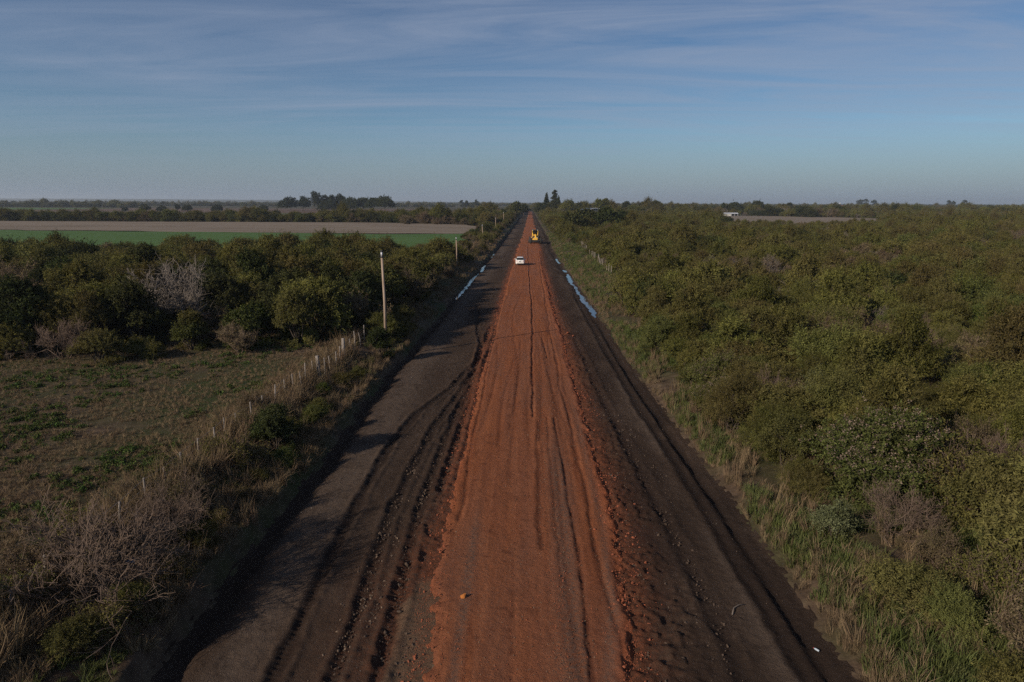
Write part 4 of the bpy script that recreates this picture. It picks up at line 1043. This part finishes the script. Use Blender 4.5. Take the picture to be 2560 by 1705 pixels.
# ------------------------------------------------------------------ vehicles
def paint(name, col, rough=.3, dust=(.3, .14, .09)):
    m, t = M(name); tc = t.n('ShaderNodeTexCoord').outputs['Object']; n = t.noise(tc, 3, 5, .65)
    sp = t.n('ShaderNodeSeparateXYZ'); t.l(tc, sp.inputs[0])
    low = t.math('MULTIPLY', t.mapr(sp.outputs[2], .9, .2), t.mapr(n, .35, .7), True)
    c = t.mix(t.math('MULTIPLY', low, .6), col, dust)
    p = t.principled(c, t.mapr(n, .3, .7, rough * .8, rough * 1.5)); p.inputs['Coat Weight'].default_value = .4; return m
P_WHITE = paint('white_paint', (.80, .80, .79)); P_YEL = paint('yellow_paint', (.80, .46, .06), .42); 
RUB = plain('rubber', (.022, .02, .019), .85, 0, .4, 12); RIM = plain('rim_metal', (.42, .42, .43), .35, .8, .15, 12); RIMY = plain('yellow_rim', (.55, .31, .05), .5, 0, .25, 8)
BLK = plain('black_plastic', (.02, .02, .021), .5, 0, .3, 12); STEEL = plain('worn_steel', (.16, .15, .145), .45, .8, .35, 5); CHROME = plain('bright_rod', (.6, .6, .62), .2, 1, .1, 5)
m, t = M('tinted_glass'); t.principled((.012, .014, .016), .05, None, 0, .6); GLASS = m
m, t = M('clear_cab_glass'); p = t.principled((.09, .1, .11), .04, None, 0, .5); p.inputs['Transmission Weight'].default_value = .9; p.inputs['IOR'].default_value = 1.1; CABG = m
TAIL = plain('tail_lamp_red', (.35, .015, .02), .2, 0, .1, 5); LAMP = plain('lamp_glass', (.7, .68, .6), .15, 0, .1, 5); PLATE = plain('dark_plate', (.03, .03, .035), .5, 0, .1, 5); ORANGE = plain('orange_lamp', (.7, .22, .02), .3, 0, .1, 5)

def wheel(parent, c, r, w, rim_m, hub=.58, lug=0, yaw=0.):
    tyre = MB(); rr_ = r
    prof = [(r * hub, -w / 2 + .01), (r * .86, -w / 2), (r * .97, -w * .42), (r, -w * .25), (r, w * .25), (r * .97, w * .42), (r * .86, w / 2), (r * hub, w / 2 - .01)]
    tyre.lathe(prof, 28, 'x')
    for i in range(lug):
        a = 2 * math.pi * i / lug; sg = 1 if i % 2 else -1
        tyre.box((sg * w * .22, math.cos(a) * (r + .012), math.sin(a) * (r + .012)), (w * .5, .07, .06), (a, 0, 0))
    o = empty('wheel', c, yaw); o.parent = parent
    tyre.build('tyre', RUB, o, True)
    rm = MB(); rm.lathe([(r * hub * .98, -w * .40), (r * hub * .98, w * .40)], 24, 'x'); rm.lathe([(r * .2, -w * .44), (r * .2, w * .44)], 14, 'x')
    for i in range(5):
        a = 2 * math.pi * i / 5
        for sg in (-1, 1): rm.box((sg * w * .405, math.cos(a) * r * .36, math.sin(a) * r * .36), (.03, r * .12, r * .36), (a + math.pi / 2, 0, 0))
    rm.build('rim', rim_m, o); return o

# white car, seen from behind; local +y is forward, rear bumper at y = 0
CX0, CY0 = -.93, 131.4
car = empty('white_car', (CX0, CY0, redz(CX0, CY0 + 2) + .0), R(-.6))
tag(car, 'white hatchback car driving away on the red earth road', 'car')
ST_ = [  # y, z bottom, z belt, z top, half width low, belt, roof
    (.00, .36, .62, .80, .60, .66, .60), (.05, .26, .70, .92, .76, .79, .70), (.16, .22, .90, 1.00, .82, .84, .70), (.30, .2, .95, 1.20, .85, .86, .66), (.50, .2, .96, 1.38, .865, .865, .62),
    (.72, .2, .96, 1.47, .87, .87, .60), (1.3, .2, .95, 1.51, .875, .875, .60), (2.0, .2, .94, 1.51, .875, .875, .60), (2.5, .2, .93, 1.46, .875, .87, .61), (2.85, .2, .92, 1.26, .87, .865, .66), (3.15, .2, .93, 1.02, .87, .86, .72),
    (3.5, .22, .88, .95, .86, .84, .72), (3.85, .24, .78, .84, .82, .79, .66), (4.03, .3, .62, .7, .70, .68, .56), (4.08, .36, .55, .62, .56, .56, .46)]
def section(s):
    y, zb, zl, zt, wl, wb, wr = s
    half = [(0, zb), (wl * .8, zb), (wl * .97, zb + .07), (wl, zb + .2 * (zl - zb) + .05), (wb, zb + .62 * (zl - zb)), (wb * .985, zl), (wb * .5 + wr * .5 - .02, zl + .48 * (zt - zl)), (wr, zl + .9 * (zt - zl)), (wr * .86, zt), (wr * .4, zt + .015), (0, zt + .02)]
    return [(x, y, z) for x, z in half] + [(-x, y, z) for x, z in half[-2:0:-1]]
SEC = [section(s) for s in ST_]; ns = len(SEC[0]); body = MB(); V = [p for s in SEC for p in s]
F = [(i * ns + k, i * ns + (k + 1) % ns, (i + 1) * ns + (k + 1) % ns, (i + 1) * ns + k) for i in range(len(SEC) - 1) for k in range(ns)]
F += [tuple(range(ns - 1, -1, -1)), tuple(range((len(SEC) - 1) * ns, len(SEC) * ns))]
body.add(V, F); bo = body.build('body', P_WHITE, car, True)
def surf(i, k):          # fractional station and section index, lifted 6 mm off the body
    i0 = min(int(i), len(SEC) - 2); f = i - i0; k0 = int(math.floor(k)); g = k - k0
    def P(a, b): return Vector(SEC[a][b % ns])
    return P(i0, k0).lerp(P(i0, k0 + 1), g).lerp(P(i0 + 1, k0).lerp(P(i0 + 1, k0 + 1), g), f)
def patch(name, i0, i1, k0, k1, mat, lift=.008, n=6):
    mb = MB(); V = []; cen = Vector((0, 2, .7))
    for a in range(n + 1):
        for b in range(n + 1):
            q = surf(i0 + (i1 - i0) * a / n, k0 + (k1 - k0) * b / n); V.append(q)
    def nrm(a, b):
        e1 = V[min(a + 1, n) * (n + 1) + b] - V[max(a - 1, 0) * (n + 1) + b]; e2 = V[a * (n + 1) + min(b + 1, n)] - V[a * (n + 1) + max(b - 1, 0)]
        c = e1.cross(e2).normalized(); return c if c.dot(V[a * (n + 1) + b] - cen) > 0 else -c
    W = [V[a * (n + 1) + b] + nrm(a, b) * lift for a in range(n + 1) for b in range(n + 1)]
    F = [(a * (n + 1) + b, a * (n + 1) + b + 1, (a + 1) * (n + 1) + b + 1, (a + 1) * (n + 1) + b) for a in range(n) for b in range(n)]
    mb.add(W, F); return mb.build(name, mat, car, True)
patch('rear_window', 2.1, 4.55, 7.15, 12.85, GLASS, .012); patch('windscreen', 8.35, 9.9, 7.2, 12.8, GLASS, .012)
for k0, k1 in ((5.3, 6.9), (13.1, 14.7)):
    patch('side_window', 3.6, 5.9, k0, k1, GLASS); patch('side_window', 6.05, 8.6, k0, k1, GLASS)
for sg in (-1, 1):
    tl = MB().box((sg * .66, .085, .84), (.30, .12, .15), (0, 0, sg * .35)); tl.build('tail_light', TAIL, car, False, .02)
    hl = MB().box((sg * .62, 3.93, .66), (.34, .18, .14), (0, 0, sg * -.5)); hl.build('headlight', LAMP, car, False, .03)
    mr = MB().box((sg * 1.0, 2.72, 1.0), (.2, .12, .15)).box((sg * .89, 2.74, .96), (.1, .05, .05)); mr.build('wing_mirror', P_WHITE, car, False, .03)
    for dy in (1.55, 2.45): MB().box((sg * .885, dy, .8), (.03, .18, .025)).build('door_handle', P_WHITE, car, False, .006)
    MB().box((sg * .875, 2.05, .28), (.03, 1.7, .12)).build('sill_trim', BLK, car, False, .01)
MB().box((0, -.015, .73), (.4, .02, .13)).build('number_plate', PLATE, car)
MB().box((0, .03, .33), (1.25, .1, .13)).build('rear_bumper_trim', BLK, car, False, .03)
MB().box((0, .56, 1.47), (1.05, .22, .035), (.12, 0, 0)).build('roof_spoiler', P_WHITE, car, False, .012)
MB().tube([(0, 1.0, 1.52), (0, .8, 1.72)], .008, 6).build('aerial', BLK, car)
MB().tube([(.45, -.02, .24), (.45, .25, .24)], .03, 10).build('exhaust_pipe', STEEL, car)
MB().box((.15, .02, .985), (.45, .02, .02), (-.6, 0, 0)).build('rear_wiper', BLK, car)
for sg in (-1, 1):
    for wy in (.72, 3.28):
        MB().lathe([(.36, sg * .70), (.36, sg * .873)], 24, 'x', (0, wy, .33)).build('arch_shade_disc', BLK, car, True)  # arch is not cut: a black disc paints its shaded hollow
        wheel(car, (sg * .79, wy, .30), .305, .2, RIM)

# yellow motor grader coming towards us; local -y is its front, front tyres at y = 0
GX, GY = 3.1, 202.4
gd = empty('motor_grader', (GX, GY, redz(GX, GY + 2) - .02), R(1.5))
tag(gd, 'yellow motor grader working towards us on the right edge of the red road', 'road grader')
gd.scale = (1.2, 1.2, 1.2)
f = MB(); f.box((0, .35, 1.25), (.42, 1.3, .5)); f.box((0, -.25, 1.05), (.9, .22, .75)); f.tube([(0, .5, 1.35), (0, 1.2, 1.85), (0, 2.4, 2.05), (0, 3.6, 1.75), (0, 4.4, 1.35)], [.24, .25, .25, .27, .3], 4); f.build('gooseneck_frame', P_YEL, gd, False, .03)
b = MB(); b.box((0, 6.0, 1.45), (1.15, 2.6, 1.0)); b.box((0, 7.2, 1.35), (1.0, .3, .8)); b.box((0, 4.7, 1.0), (1.1, 1.4, .35)); eh = b.build('engine_hood', P_YEL, gd, False, .05)
for k in range(5): MB().box((0, 7.365, 1.1 + k * .13), (.8, .02, .05)).build('grille_slat', BLK, eh)
MB().tube([(.35, 5.6, 1.9), (.35, 5.6, 2.75), (.35, 5.75, 2.9)], .06, 10).build('exhaust_stack', STEEL, gd)
MB().tube([(-.35, 5.6, 1.9), (-.35, 5.6, 2.35)], .1, 10).build('air_intake', BLK, gd)
# cab: black roll-over frame with yellow posts
cb = MB(); cb.box((0, 4.35, 1.55), (1.35, 1.5, .5)); cab = cb.build('cab', BLK, gd, False, .03)
for sx in (-1, 1):
    for sy in (3.68, 5.05): MB().box((sx * .70, sy, 2.45), (.1, .12, 1.5)).build('cab_post', BLK if sy > 4 else P_YEL, cab, False, .015)
    MB().box((sx * .69, 4.36, 2.4), (.012, 1.2, 1.15)).build('side_window', CABG, cab)
MB().box((0, 3.66, 2.45), (1.22, .012, 1.25)).build('front_window', CABG, cab)
MB().box((0, 5.08, 2.45), (1.22, .012, 1.2)).build('back_window', CABG, cab)
MB().box((0, 4.36, 3.24), (1.62, 1.75, .13)).build('cab_roof', BLK, cab, False, .04)
for sx in (-1, 1): MB().box((sx * .58, 3.5, 3.14), (.17, .1, .12)).build('work_light', LAMP, cab, False, .02)
MB().tube([(0, 4.6, 3.3), (0, 4.6, 3.46)], .07, 10).build('beacon', ORANGE, cab)
MB().box((0, 4.75, 2.05), (.5, .5, .14)).box((0, 4.98, 2.4), (.5, .12, .7)).build('operator_seat', BLK, cab, False, .04)
MB().tube([(0, 3.85, 1.8), (0, 4.05, 2.2)], .04, 8).lathe([(.19, 0), (.19, .03)], 20, 'z', (0, 4.05, 2.2)).build('steering_column', BLK, cab)
# blade, circle, drawbar, lift rams
bl = MB(); prof = [(-.22, .32), (-.05, .12), (-.02, .14), (-.1, .3), (-.12, .5), (-.05, .72), (.05, .84), (.03, .86), (-.12, .76), (-.2, .55)]
bl.prism([(y, z) for y, z in prof], -1.85, 1.85, 'x'); bo = bl.build('blade', STEEL, gd); bo.location = (0, 2.2, 0); bo.rotation_euler = (0, 0, R(14))
c = MB(); c.lathe([(.62, .86), (.72, .86), (.72, 1.0), (.62, 1.0)], 28, 'z', (0, 2.35, 0)); c.box((0, 2.35, 1.02), (1.1, .3, .12)); c.build('blade_circle', P_YEL, gd)
MB().tube([(0, .4, 1.0), (-.5, 2.2, 1.0)], .08, 8).tube([(0, .4, 1.0), (.5, 2.2, 1.0)], .08, 8).build('drawbar', P_YEL, gd)
for sx in (-1, 1):
    MB().tube([(sx * .62, 2.3, 1.5), (sx * .62, 2.3, 2.55)], .085, 12).box((sx * .4, 2.3, 1.98), (.5, .16, .2)).build('lift_cylinder', P_YEL, gd)
    MB().tube([(sx * .62, 2.3, 1.5), (sx * .62, 2.3, .95)], .04, 10).build('cylinder_rod', CHROME, gd)
    MB().box((sx * .34, -.28, 1.52), (.16, .12, .16)).build('headlight', LAMP, gd, False, .03)
    MB().box((sx * .85, 5.75, 1.28), (.3, 2.3, .12)).build('tandem_case', P_YEL, gd, False, .03)
    MB().box((sx * .85, 5.75, .68), (.22, 1.7, .42)).build('tandem_case', P_YEL, gd, False, .04)
MB().box((0, .35, .72), (2.0, .26, .22)).box((0, .35, .95), (.4, .3, .4)).build('front_axle', P_YEL, gd, False, .03)
MB().box((0, -.42, .78), (1.7, .14, .3)).build('push_plate', BLK, gd, False, .03)
for sx in (-1, 1):
    wheel(gd, (sx * 1.2, .35, .68), .68, .42, RIMY, .5, 22, R(10))
    for wy in (4.95, 6.55): wheel(gd, (sx * 1.2, wy, .68), .68, .42, RIMY, .5, 22)

# driver: one skinned body
def skin_body(name, pts, edges, radii, mat):
    me = bpy.data.meshes.new(name); me.from_pydata(pts, edges, []); o = obj(name, me, mat)
    md = o.modifiers.new('skin', 'SKIN'); sv = me.skin_vertices[0].data
    for i, r_ in enumerate(radii): sv[i].radius = (r_, r_)
    sv[0].use_root = True
    ms = o.modifiers.new('sub', 'SUBSURF'); ms.levels = 1; ms.render_levels = 1; return o
PT = [(0, 0, .1), (0, -.02, .32), (0, 0, .52), (0, -.01, .62), (0, -.03, .74), (0, -.03, .84)]; RD = [.15, .15, .13, .055, .1, .075]; ED = [(0, 1), (1, 2), (2, 3), (3, 4), (4, 5)]
for sg in (-1, 1):
    k = len(PT); PT += [(sg * .19, 0, .54), (sg * .26, -.12, .32), (sg * .17, -.42, .30), (sg * .15, -.5, .31)]; RD += [.07, .052, .04, .035]; ED += [(2, k), (k, k + 1), (k + 1, k + 2), (k + 2, k + 3)]
    k = len(PT); PT += [(sg * .1, -.08, .08), (sg * .13, -.46, .1), (sg * .13, -.5, -.26), (sg * .13, -.6, -.3)]; RD += [.09, .07, .05, .04]; ED += [(0, k), (k, k + 1), (k + 1, k + 2), (k + 2, k + 3)]
CLOTH = plain('red_work_shirt', (.32, .05, .05), .85, 0, .2, 8); SKINM = plain('skin', (.35, .2, .14), .6, 0, .1, 8)
dr = skin_body('person', PT, ED, RD, CLOTH)
gm = Matrix.Translation(gd.location) @ Matrix.Rotation(gd.rotation_euler.z, 4, 'Z') @ Matrix.Scale(1.2, 4)
dr.location = gm @ Vector((0, 4.72, 2.08)); dr.rotation_euler = (0, 0, gd.rotation_euler.z); dr.scale = (1.15,) * 3
tag(dr, 'driver in a red shirt sitting inside the yellow grader cab', 'person')
MB().lathe([(.02, .60), (.085, .66), (.105, .74), (.1, .82), (.06, .88)], 14, 'z', (0, -.035, 0)).build('head', SKINM, dr, True)
MB().lathe([(.112, .79), (.108, .85), (.07, .9), (.01, .915)], 14, 'z', (0, -.03, 0)).box((0, -.13, .8), (.17, .1, .015)).build('cap', P_WHITE, dr, True)

# ------------------------------------------------------------------ poles and fences
POLEM = plain('pole_timber', (.30, .225, .175), .9, 0, .35, 5, .15); POSTM = plain('grey_post_timber', (.25, .22, .2), .92, 0, .35, 7, .15); WIRE = plain('fence_wire', (.25, .24, .23), .5, .7, .1, 5)
m, t = M('pole_timber_grain'); tc = t.n('ShaderNodeTexCoord').outputs['Object']; n = t.noise(t.scalevec(tc, 6, 6, .5), 3, 6, .65)
t.principled(t.ramp(n, [(.3, (.17, .12, .09)), (.5, (.30, .225, .175)), (.72, (.40, .33, .28))]), .9, t.bump(n, .4, .02), 0, .15); POLEM = m
PORC = plain('pole_cap_metal', (.5, .5, .54), .4, .3, .2, 9)
for i, (x, Y, zt, r0, lab) in enumerate([(-10.9, 52.4, 8.35, .115, 'tall weathered timber pole with a metal cap, nearest of the row on the left bank'), (-11.75, 118, 6.2, .12, 'second timber pole on the left verge, in front of the olive trees'), (-11.85, 192, 6.0, .12, 'third timber pole by the drooping palm and the green field'),
        (-11.3, 265, 6.3, .12, 'pole rising out of the russet bushes at the edge of the pale field'), (-10.5, 338, 7.3, .13, 'pale pole farther on against the russet hedge'), (-10.2, 400, 6.3, .12, 'small pole just right of the pale one by the russet hedge'), (-6.0, 620, 9.0, .16, 'farthest pole, beside the round green tree at the road end')]):
    z0 = landz(x, Y); h = zt - z0; o = empty('utility_pole', (x, Y, z0)); tag(o, lab, 'pole', 'timber poles along the left side of the road')
    jit = rnd.random() * .03
    MB().tube([(0, 0, -.4), (jit, 0, h * .5), (-.05 - jit, 0, h - .5)], [r0, r0 * .88, r0 * .74], 12).build('pole_shaft', POLEM, o, True)
    MB().tube([(-.05 - jit, 0, h - .5), (-.06 - jit, 0, h - .12)], r0 * .62, 12).build('cap_sleeve', PORC, o, True)
    MB().tube([(-.05 - jit, 0, h - .56), (-.05 - jit, 0, h - .46)], r0 * .98, 12).tube([(-.06 - jit, 0, h - .12), (-.06 - jit, 0, h)], r0 * .7, 12).build('iron_band', BLK, o, True)
    if i == 0: MB().tube([(-.18, 0, h - .52), (-.3, 0, h - .5), (-.3, 0, h - .36)], .02, 6).build('hook_bracket', BLK, o)
def fence(name, lab, posts, wires, seed):
    o = empty(name, (posts[0][0], posts[0][1], 0)); tag(o, lab, 'fence'); rg = random.Random(seed); prev = None; L = [[] for _ in wires]
    for x, y, h, r0 in posts:
        z = landz(x, y); lx, ly = rg.gauss(0, .05), rg.gauss(0, .05); bx, by = x - posts[0][0], y - posts[0][1]
        MB().tube([(bx, by, z - .3), (bx + lx * .4 + rg.gauss(0, .015), by, z + h * .5), (bx + lx, by + ly, z + h)], [r0 * 1.1, r0, r0 * .85], 7).build('fence_post', POSTM, o)
        for k, wz in enumerate(wires): L[k].append((bx + lx * wz / h, by - r0 * 0 + ly * wz / h, z + wz))
    for l in L: MB().tube(l, .006, 4).build('wire', WIRE, o)
    return o
FP_ = [(-13.4, 15.9), (-13.6, 17.5), (-13.65, 19.3), (-13.66, 21.2), (-13.7, 22.9), (-13.66, 24.3), (-13.8, 25.9), (-13.86, 27.4), (-13.72, 28.6), (-13.74, 29.8), (-13.75, 31.1), (-13.7, 32.6), (-13.72, 34.2), (-13.7, 36.0),
       (-13.7, 37.6), (-13.6, 38.6), (-13.4, 39.6), (-13.4, 40.6), (-13.4, 41.8), (-13.2, 42.5, 1), (-13.1, 43.4), (-13.05, 44.4), (-12.95, 45.4), (-12.95, 46.5), (-13.05, 48.0, 1), (-13.0, 49.6), (-13.1, 51.4), (-12.9, 52.5), (-12.95, 54), (-13.05, 55.6),
       (-13, 57.5), (-13, 60), (-13.1, 63), (-13, 66.5), (-13.05, 70), (-13, 74), (-12.9, 78), (-12.9, 82), (-12.9, 84.4), (-12.8, 88), (-12.8, 92), (-12.6, 97), (-12.6, 102), (-12.5, 108)]
fence('post_fence', 'old grey post and wire fence along the left bank beside the dry field', [(p[0], p[1], (1.4 if len(p) > 2 else .98 + .25 * rnd.random()), (.13 if len(p) > 2 else .034 + .012 * rnd.random())) for p in FP_], (.35, .7, 1.02), 3)
FR_ = []; y = 110.
while y < 202: FR_.append((float(np.interp(y, [110, 125, 150, 168, 185, 202], [13.9, 14.1, 14.4, 14.7, 15.1, 15.2])) + .1 * rnd.gauss(0, 1), y, 1.25 + .3 * rnd.random(), .06)); y += 2.6 + rnd.random() * 1.4
fence('post_fence', 'row of pale leaning fence posts at the scrub edge right of the road', FR_, (.35, .7, 1.05), 4)

# ------------------------------------------------------------------ buildings far off
ROOFW = plain('white_sheet_roof', (.55, .56, .6), .5, .1, .12, 1.5); WALLW = plain('whitewash', (.5, .49, .47), .85, 0, .15, 1.5); DARKIN = plain('painted_dark_interior', (.02, .02, .022), .9, 0, .3, 3); OCH = plain('ochre_wall', (.62, .40, .18), .85, 0, .15, 2); REDR = plain('red_tile_roof', (.26, .09, .06), .85, 0, .25, 3); GREYR = plain('dark_sheet_roof', (.10, .11, .125), .4, .4, .2, 2); TRIM_HILITE = plain('light_trim_and_highlight', (.6, .62, .66), .5, .2, .1, 3)  # the interior near-black paints the shade inside openings
x, Y = 177, 612; o = empty('white_shed', (x, Y, landz(x, Y)), R(-6)); tag(o, 'long white walled shed with a dark open end at the edge of the pale clearing', 'shed')
o.scale = (1, 1, .8); MB().box((-3.2, 0, 1.5), (11.6, 7, 3.0)).build('wall', WALLW, o)
MB().prism([(-4.2, 2.95), (4.2, 2.95), (4.2, 3.1), (0, 4.1), (-4.2, 3.1)], -9.4, 8.7, 'x').build('roof', ROOFW, o)
MB().box((5.6, .6, 1.45), (5.9, 5.6, 2.9)).build('bay_shade_block', DARKIN, o)  # solid near-black block, the bay's inner shade put in as colour
for xx in (3, 5.6, 8.3): MB().tube([(xx, -3.5, 0), (xx, -3.5, 2.95)], .1, 8).build('bay_post', TRIM_HILITE, o)
for xx in (-7, -4.5, -1): MB().box((xx, -3.51, 1.5), (1.1, .06, 1.0)).build('window', DARKIN, o)
x, Y = at(1479, 470)[0], 470; o = empty('arched_barn', (x, Y, landz(x, Y)), R(24)); tag(o, 'arched barn with a dark curved roof and painted edge highlight among trees beyond the scrub', 'barn')
arc = [(6.2 * math.cos(a), 5.3 + 2.6 * math.sin(a)) for a in np.linspace(0, math.pi, 15)]
MB().prism([(6.0, 0), (6.0, 5.3), *[(xx * .965, 5.3 + (z - 5.3) * .93) for xx, z in arc], (-6.0, 5.3), (-6.0, 0)], -6, 6, 'y').build('wall', GREYR, o)
MB().prism(arc + [(xx * .97, 5.3 + (z - 5.3) * .95) for xx, z in arc[::-1]], -6.4, 6.4, 'y').build('roof', GREYR, o)
MB().prism([(xx * 1.01, 5.3 + (z - 5.3) * 1.02) for xx, z in arc] + [(xx * .955, 5.3 + (z - 5.3) * .9) for xx, z in arc[::-1]], -6.55, -6.42, 'y').build('roof_edge_highlight', TRIM_HILITE, o)  # pale strip painting the lit highlight along the roof rim
MB().box((0, -6.03, 2.2), (4.2, .08, 4.4)).build('door', DARKIN, o)
x, Y = at(1562, 640)[0], 640; o = empty('ochre_house', (x, Y, landz(x, Y)), R(-8)); tag(o, 'small sunlit ochre house among the dark trees right of the barn', 'house')
MB().box((0, 0, 1.9), (4.6, 4, 3.8)).build('wall', OCH, o); MB().prism([(-2.4, 3.82), (2.4, 3.82), (0, 5.0)], -2.7, 2.7, 'x').build('roof', REDR, o); MB().box((-.9, -2.02, 1.1), (.9, .05, 2.1)).build('door', DARKIN, o); MB().box((1.0, -2.02, 1.9), (.9, .05, .9)).build('window', GLASS, o)
def long_shed(px, Y, L, H, lab, curved=False, rz=0, wm=None):
    x = at(px, Y)[0]; o = empty('farm_shed', (x, Y, landz(x, Y)), R(rz)); tag(o, lab, 'shed', 'white sheds of far farms'); D = L * .45
    MB().box((0, 0, H * .36), (L, D, H * .72)).build('wall', wm or WALLW, o); n = 9
    pr = [(D * .54 * math.cos(a), H * .72 + H * .28 * math.sin(a)) for a in np.linspace(0, math.pi, n)] if curved else [(D * .54, H * .72), (0, H), (-D * .54, H * .72)]
    MB().prism(pr, -L * .52, L * .52, 'x').build('roof', ROOFW, o); MB().box((L * .1, -D * .5 - .03, H * .28), (L * .6, .08, H * .5)).build('front_shade_panel', DARKIN, o); return o  # near-black panel paints the shade of the open side
long_shed(2238, 2050, 17, 8.5, 'white roofed open shed at the far right farm', True, -8); long_shed(2196, 2050, 7, 3.4, 'tiny pale shed left of the big white one at the far right farm'); long_shed(485, 2500, 40, 6.5, 'long thin white shed on the left horizon'); long_shed(44, 2500, 58, 6, 'white shed near the left end of the horizon', False, 0); long_shed(2218, 2060, 11, 5, 'low grey white lean-to touching the big far shed', False, 20)
x, Y = at(2107, 2080)[0], 2080; o = empty('farmhouse', (x, Y, landz(x, Y)), R(5)); tag(o, 'far farmhouse with a red roof under the hazy trees', 'house'); MB().box((0, 0, 2), (13, 8, 4)).build('wall', WALLW, o); MB().prism([(-4.6, 4), (4.6, 4), (0, 7)], -7, 7, 'x').build('roof', REDR, o); MB().box((3, -4.03, 1.8), (1.4, .06, 1.6)).build('window', GLASS, o); MB().box((-2, -4.03, 1.1), (1.1, .06, 2.2)).build('door', DARKIN, o)
x, Y = at(2099.5, 2060)[0], 2060; zt = at(2099.5, 2060, 506.5)[1]; o = empty('water_tower', (x, Y, landz(x, Y))); tag(o, 'white water tank on a mast above the red farmhouse roof', 'water tower'); h = zt - landz(x, Y)
MB().lathe([(1.2, h - 3.6), (1.7, h - 3.2), (1.7, h - .6), (.3, h)], 16).build('tank', ROOFW, o, True)
for sx, sy in ((-1, -1), (1, -1), (1, 1), (-1, 1)): MB().tube([(sx * 1.6, sy * 1.6, 0), (sx * 1.0, sy * 1.0, h - 3.4)], .12, 6).build('leg', STEEL, o)

# ------------------------------------------------------------------ single small things
def put(name, me, x, y, z, s, lab, cat, rz=0, mat=None):
    o = obj(name, me, mat); o.location = (x, y, z); o.scale = (s,) * 3 if isinstance(s, (int, float)) else s; o.rotation_euler = (0, 0, rz); tag(o, lab, cat); return o
ORC = plain('orange_clod', (.36, .13, .035), .95, 0, .4, 9, .15)
sb = stone(77, 'clod', ORC); put('earth_clod', sb.data, -1.78, 18.95, redz(-1.78, 18.95) + .04, .15, 'orange lump of earth lying alone on the left half of the red road', 'clod', 1.0)
for x, y, s, lab in [(4.05, 62.5, .2, 'larger of two red clods fallen on the right track'), (4.45, 61.2, .16, 'smaller of two red clods fallen on the right track')]:
    put('earth_clod', RS_[0].data, x, y, trackz(x, y) + s * .4, s, lab, 'clod', x)
PLB = plain('blue_plastic', (.03, .25, .5), .35, 0, .2, 9)
bm = MB(); rg = random.Random(4); V = []; n = 7
for i in range(n):
    for j in range(n): V.append(((i - 3) * .05 + rg.gauss(0, .012), (j - 3) * .04 + rg.gauss(0, .012), .05 + rg.random() * .09))
bm.add(V, [(i * n + j, i * n + j + 1, (i + 1) * n + j + 1, (i + 1) * n + j) for i in range(n - 1) for j in range(n - 1)])
put('plastic_bag', bm.mesh('plastic_bag', True), -12.0, 18.9, landz(-12.0, 18.9) + .25, 1.0, 'crumpled blue plastic bag caught in the brush on the left bank', 'bag', .4, PLB)
m, t = M('clear_plastic'); t.principled((.4, .46, .53), .2, None, 0, .5); BOT = m
o = empty('plastic_bottle', (8.15, 16.95, trackz(8.15, 16.95) + .05), .6); o.scale = (.55,) * 3; tag(o, 'clear plastic bottle with a red cap lying by the right ditch', 'bottle')
MB().lathe([(.045, -.13), (.05, -.1), (.05, .07), (.02, .13), (.016, .16)], 14, 'y').build('bottle_body', BOT, o, True); MB().lathe([(.02, .16), (.02, .19)], 12, 'y').build('cap', TAIL, o)
MB_ = MB(); pts = [(0, 0, .02), (.3, .08, .05), (.55, .02, .06), (.75, -.12, .03)]; MB_.tube(pts, [.02, .018, .014, .008], 6); put('dry_stick', MB_.mesh('dry_stick', True), 6.25, 18.4, trackz(6.25, 18.4), 1.0, 'bent pale stick lying on the right track', 'stick', .9, WOODP)
bird = MB(); bird.lathe([(.005, -.14), (.05, -.06), (.055, .03), (.03, .1), (.004, .15)], 10, 'y')
for sg in (-1, 1): bird.add([(sg * .03, .06, .02), (sg * .25, .02, .1), (sg * .48, -.06, .05), (sg * .24, -.08, .08), (sg * .03, -.06, .02)], [(0, 1, 2, 3, 4)])
bx, bz = at(1644, 120, 481); put('bird', bird.mesh('bird', True), bx, 120, bz, .6, 'small dark bird flying in the sky over the right scrub', 'bird', .8, BLK)
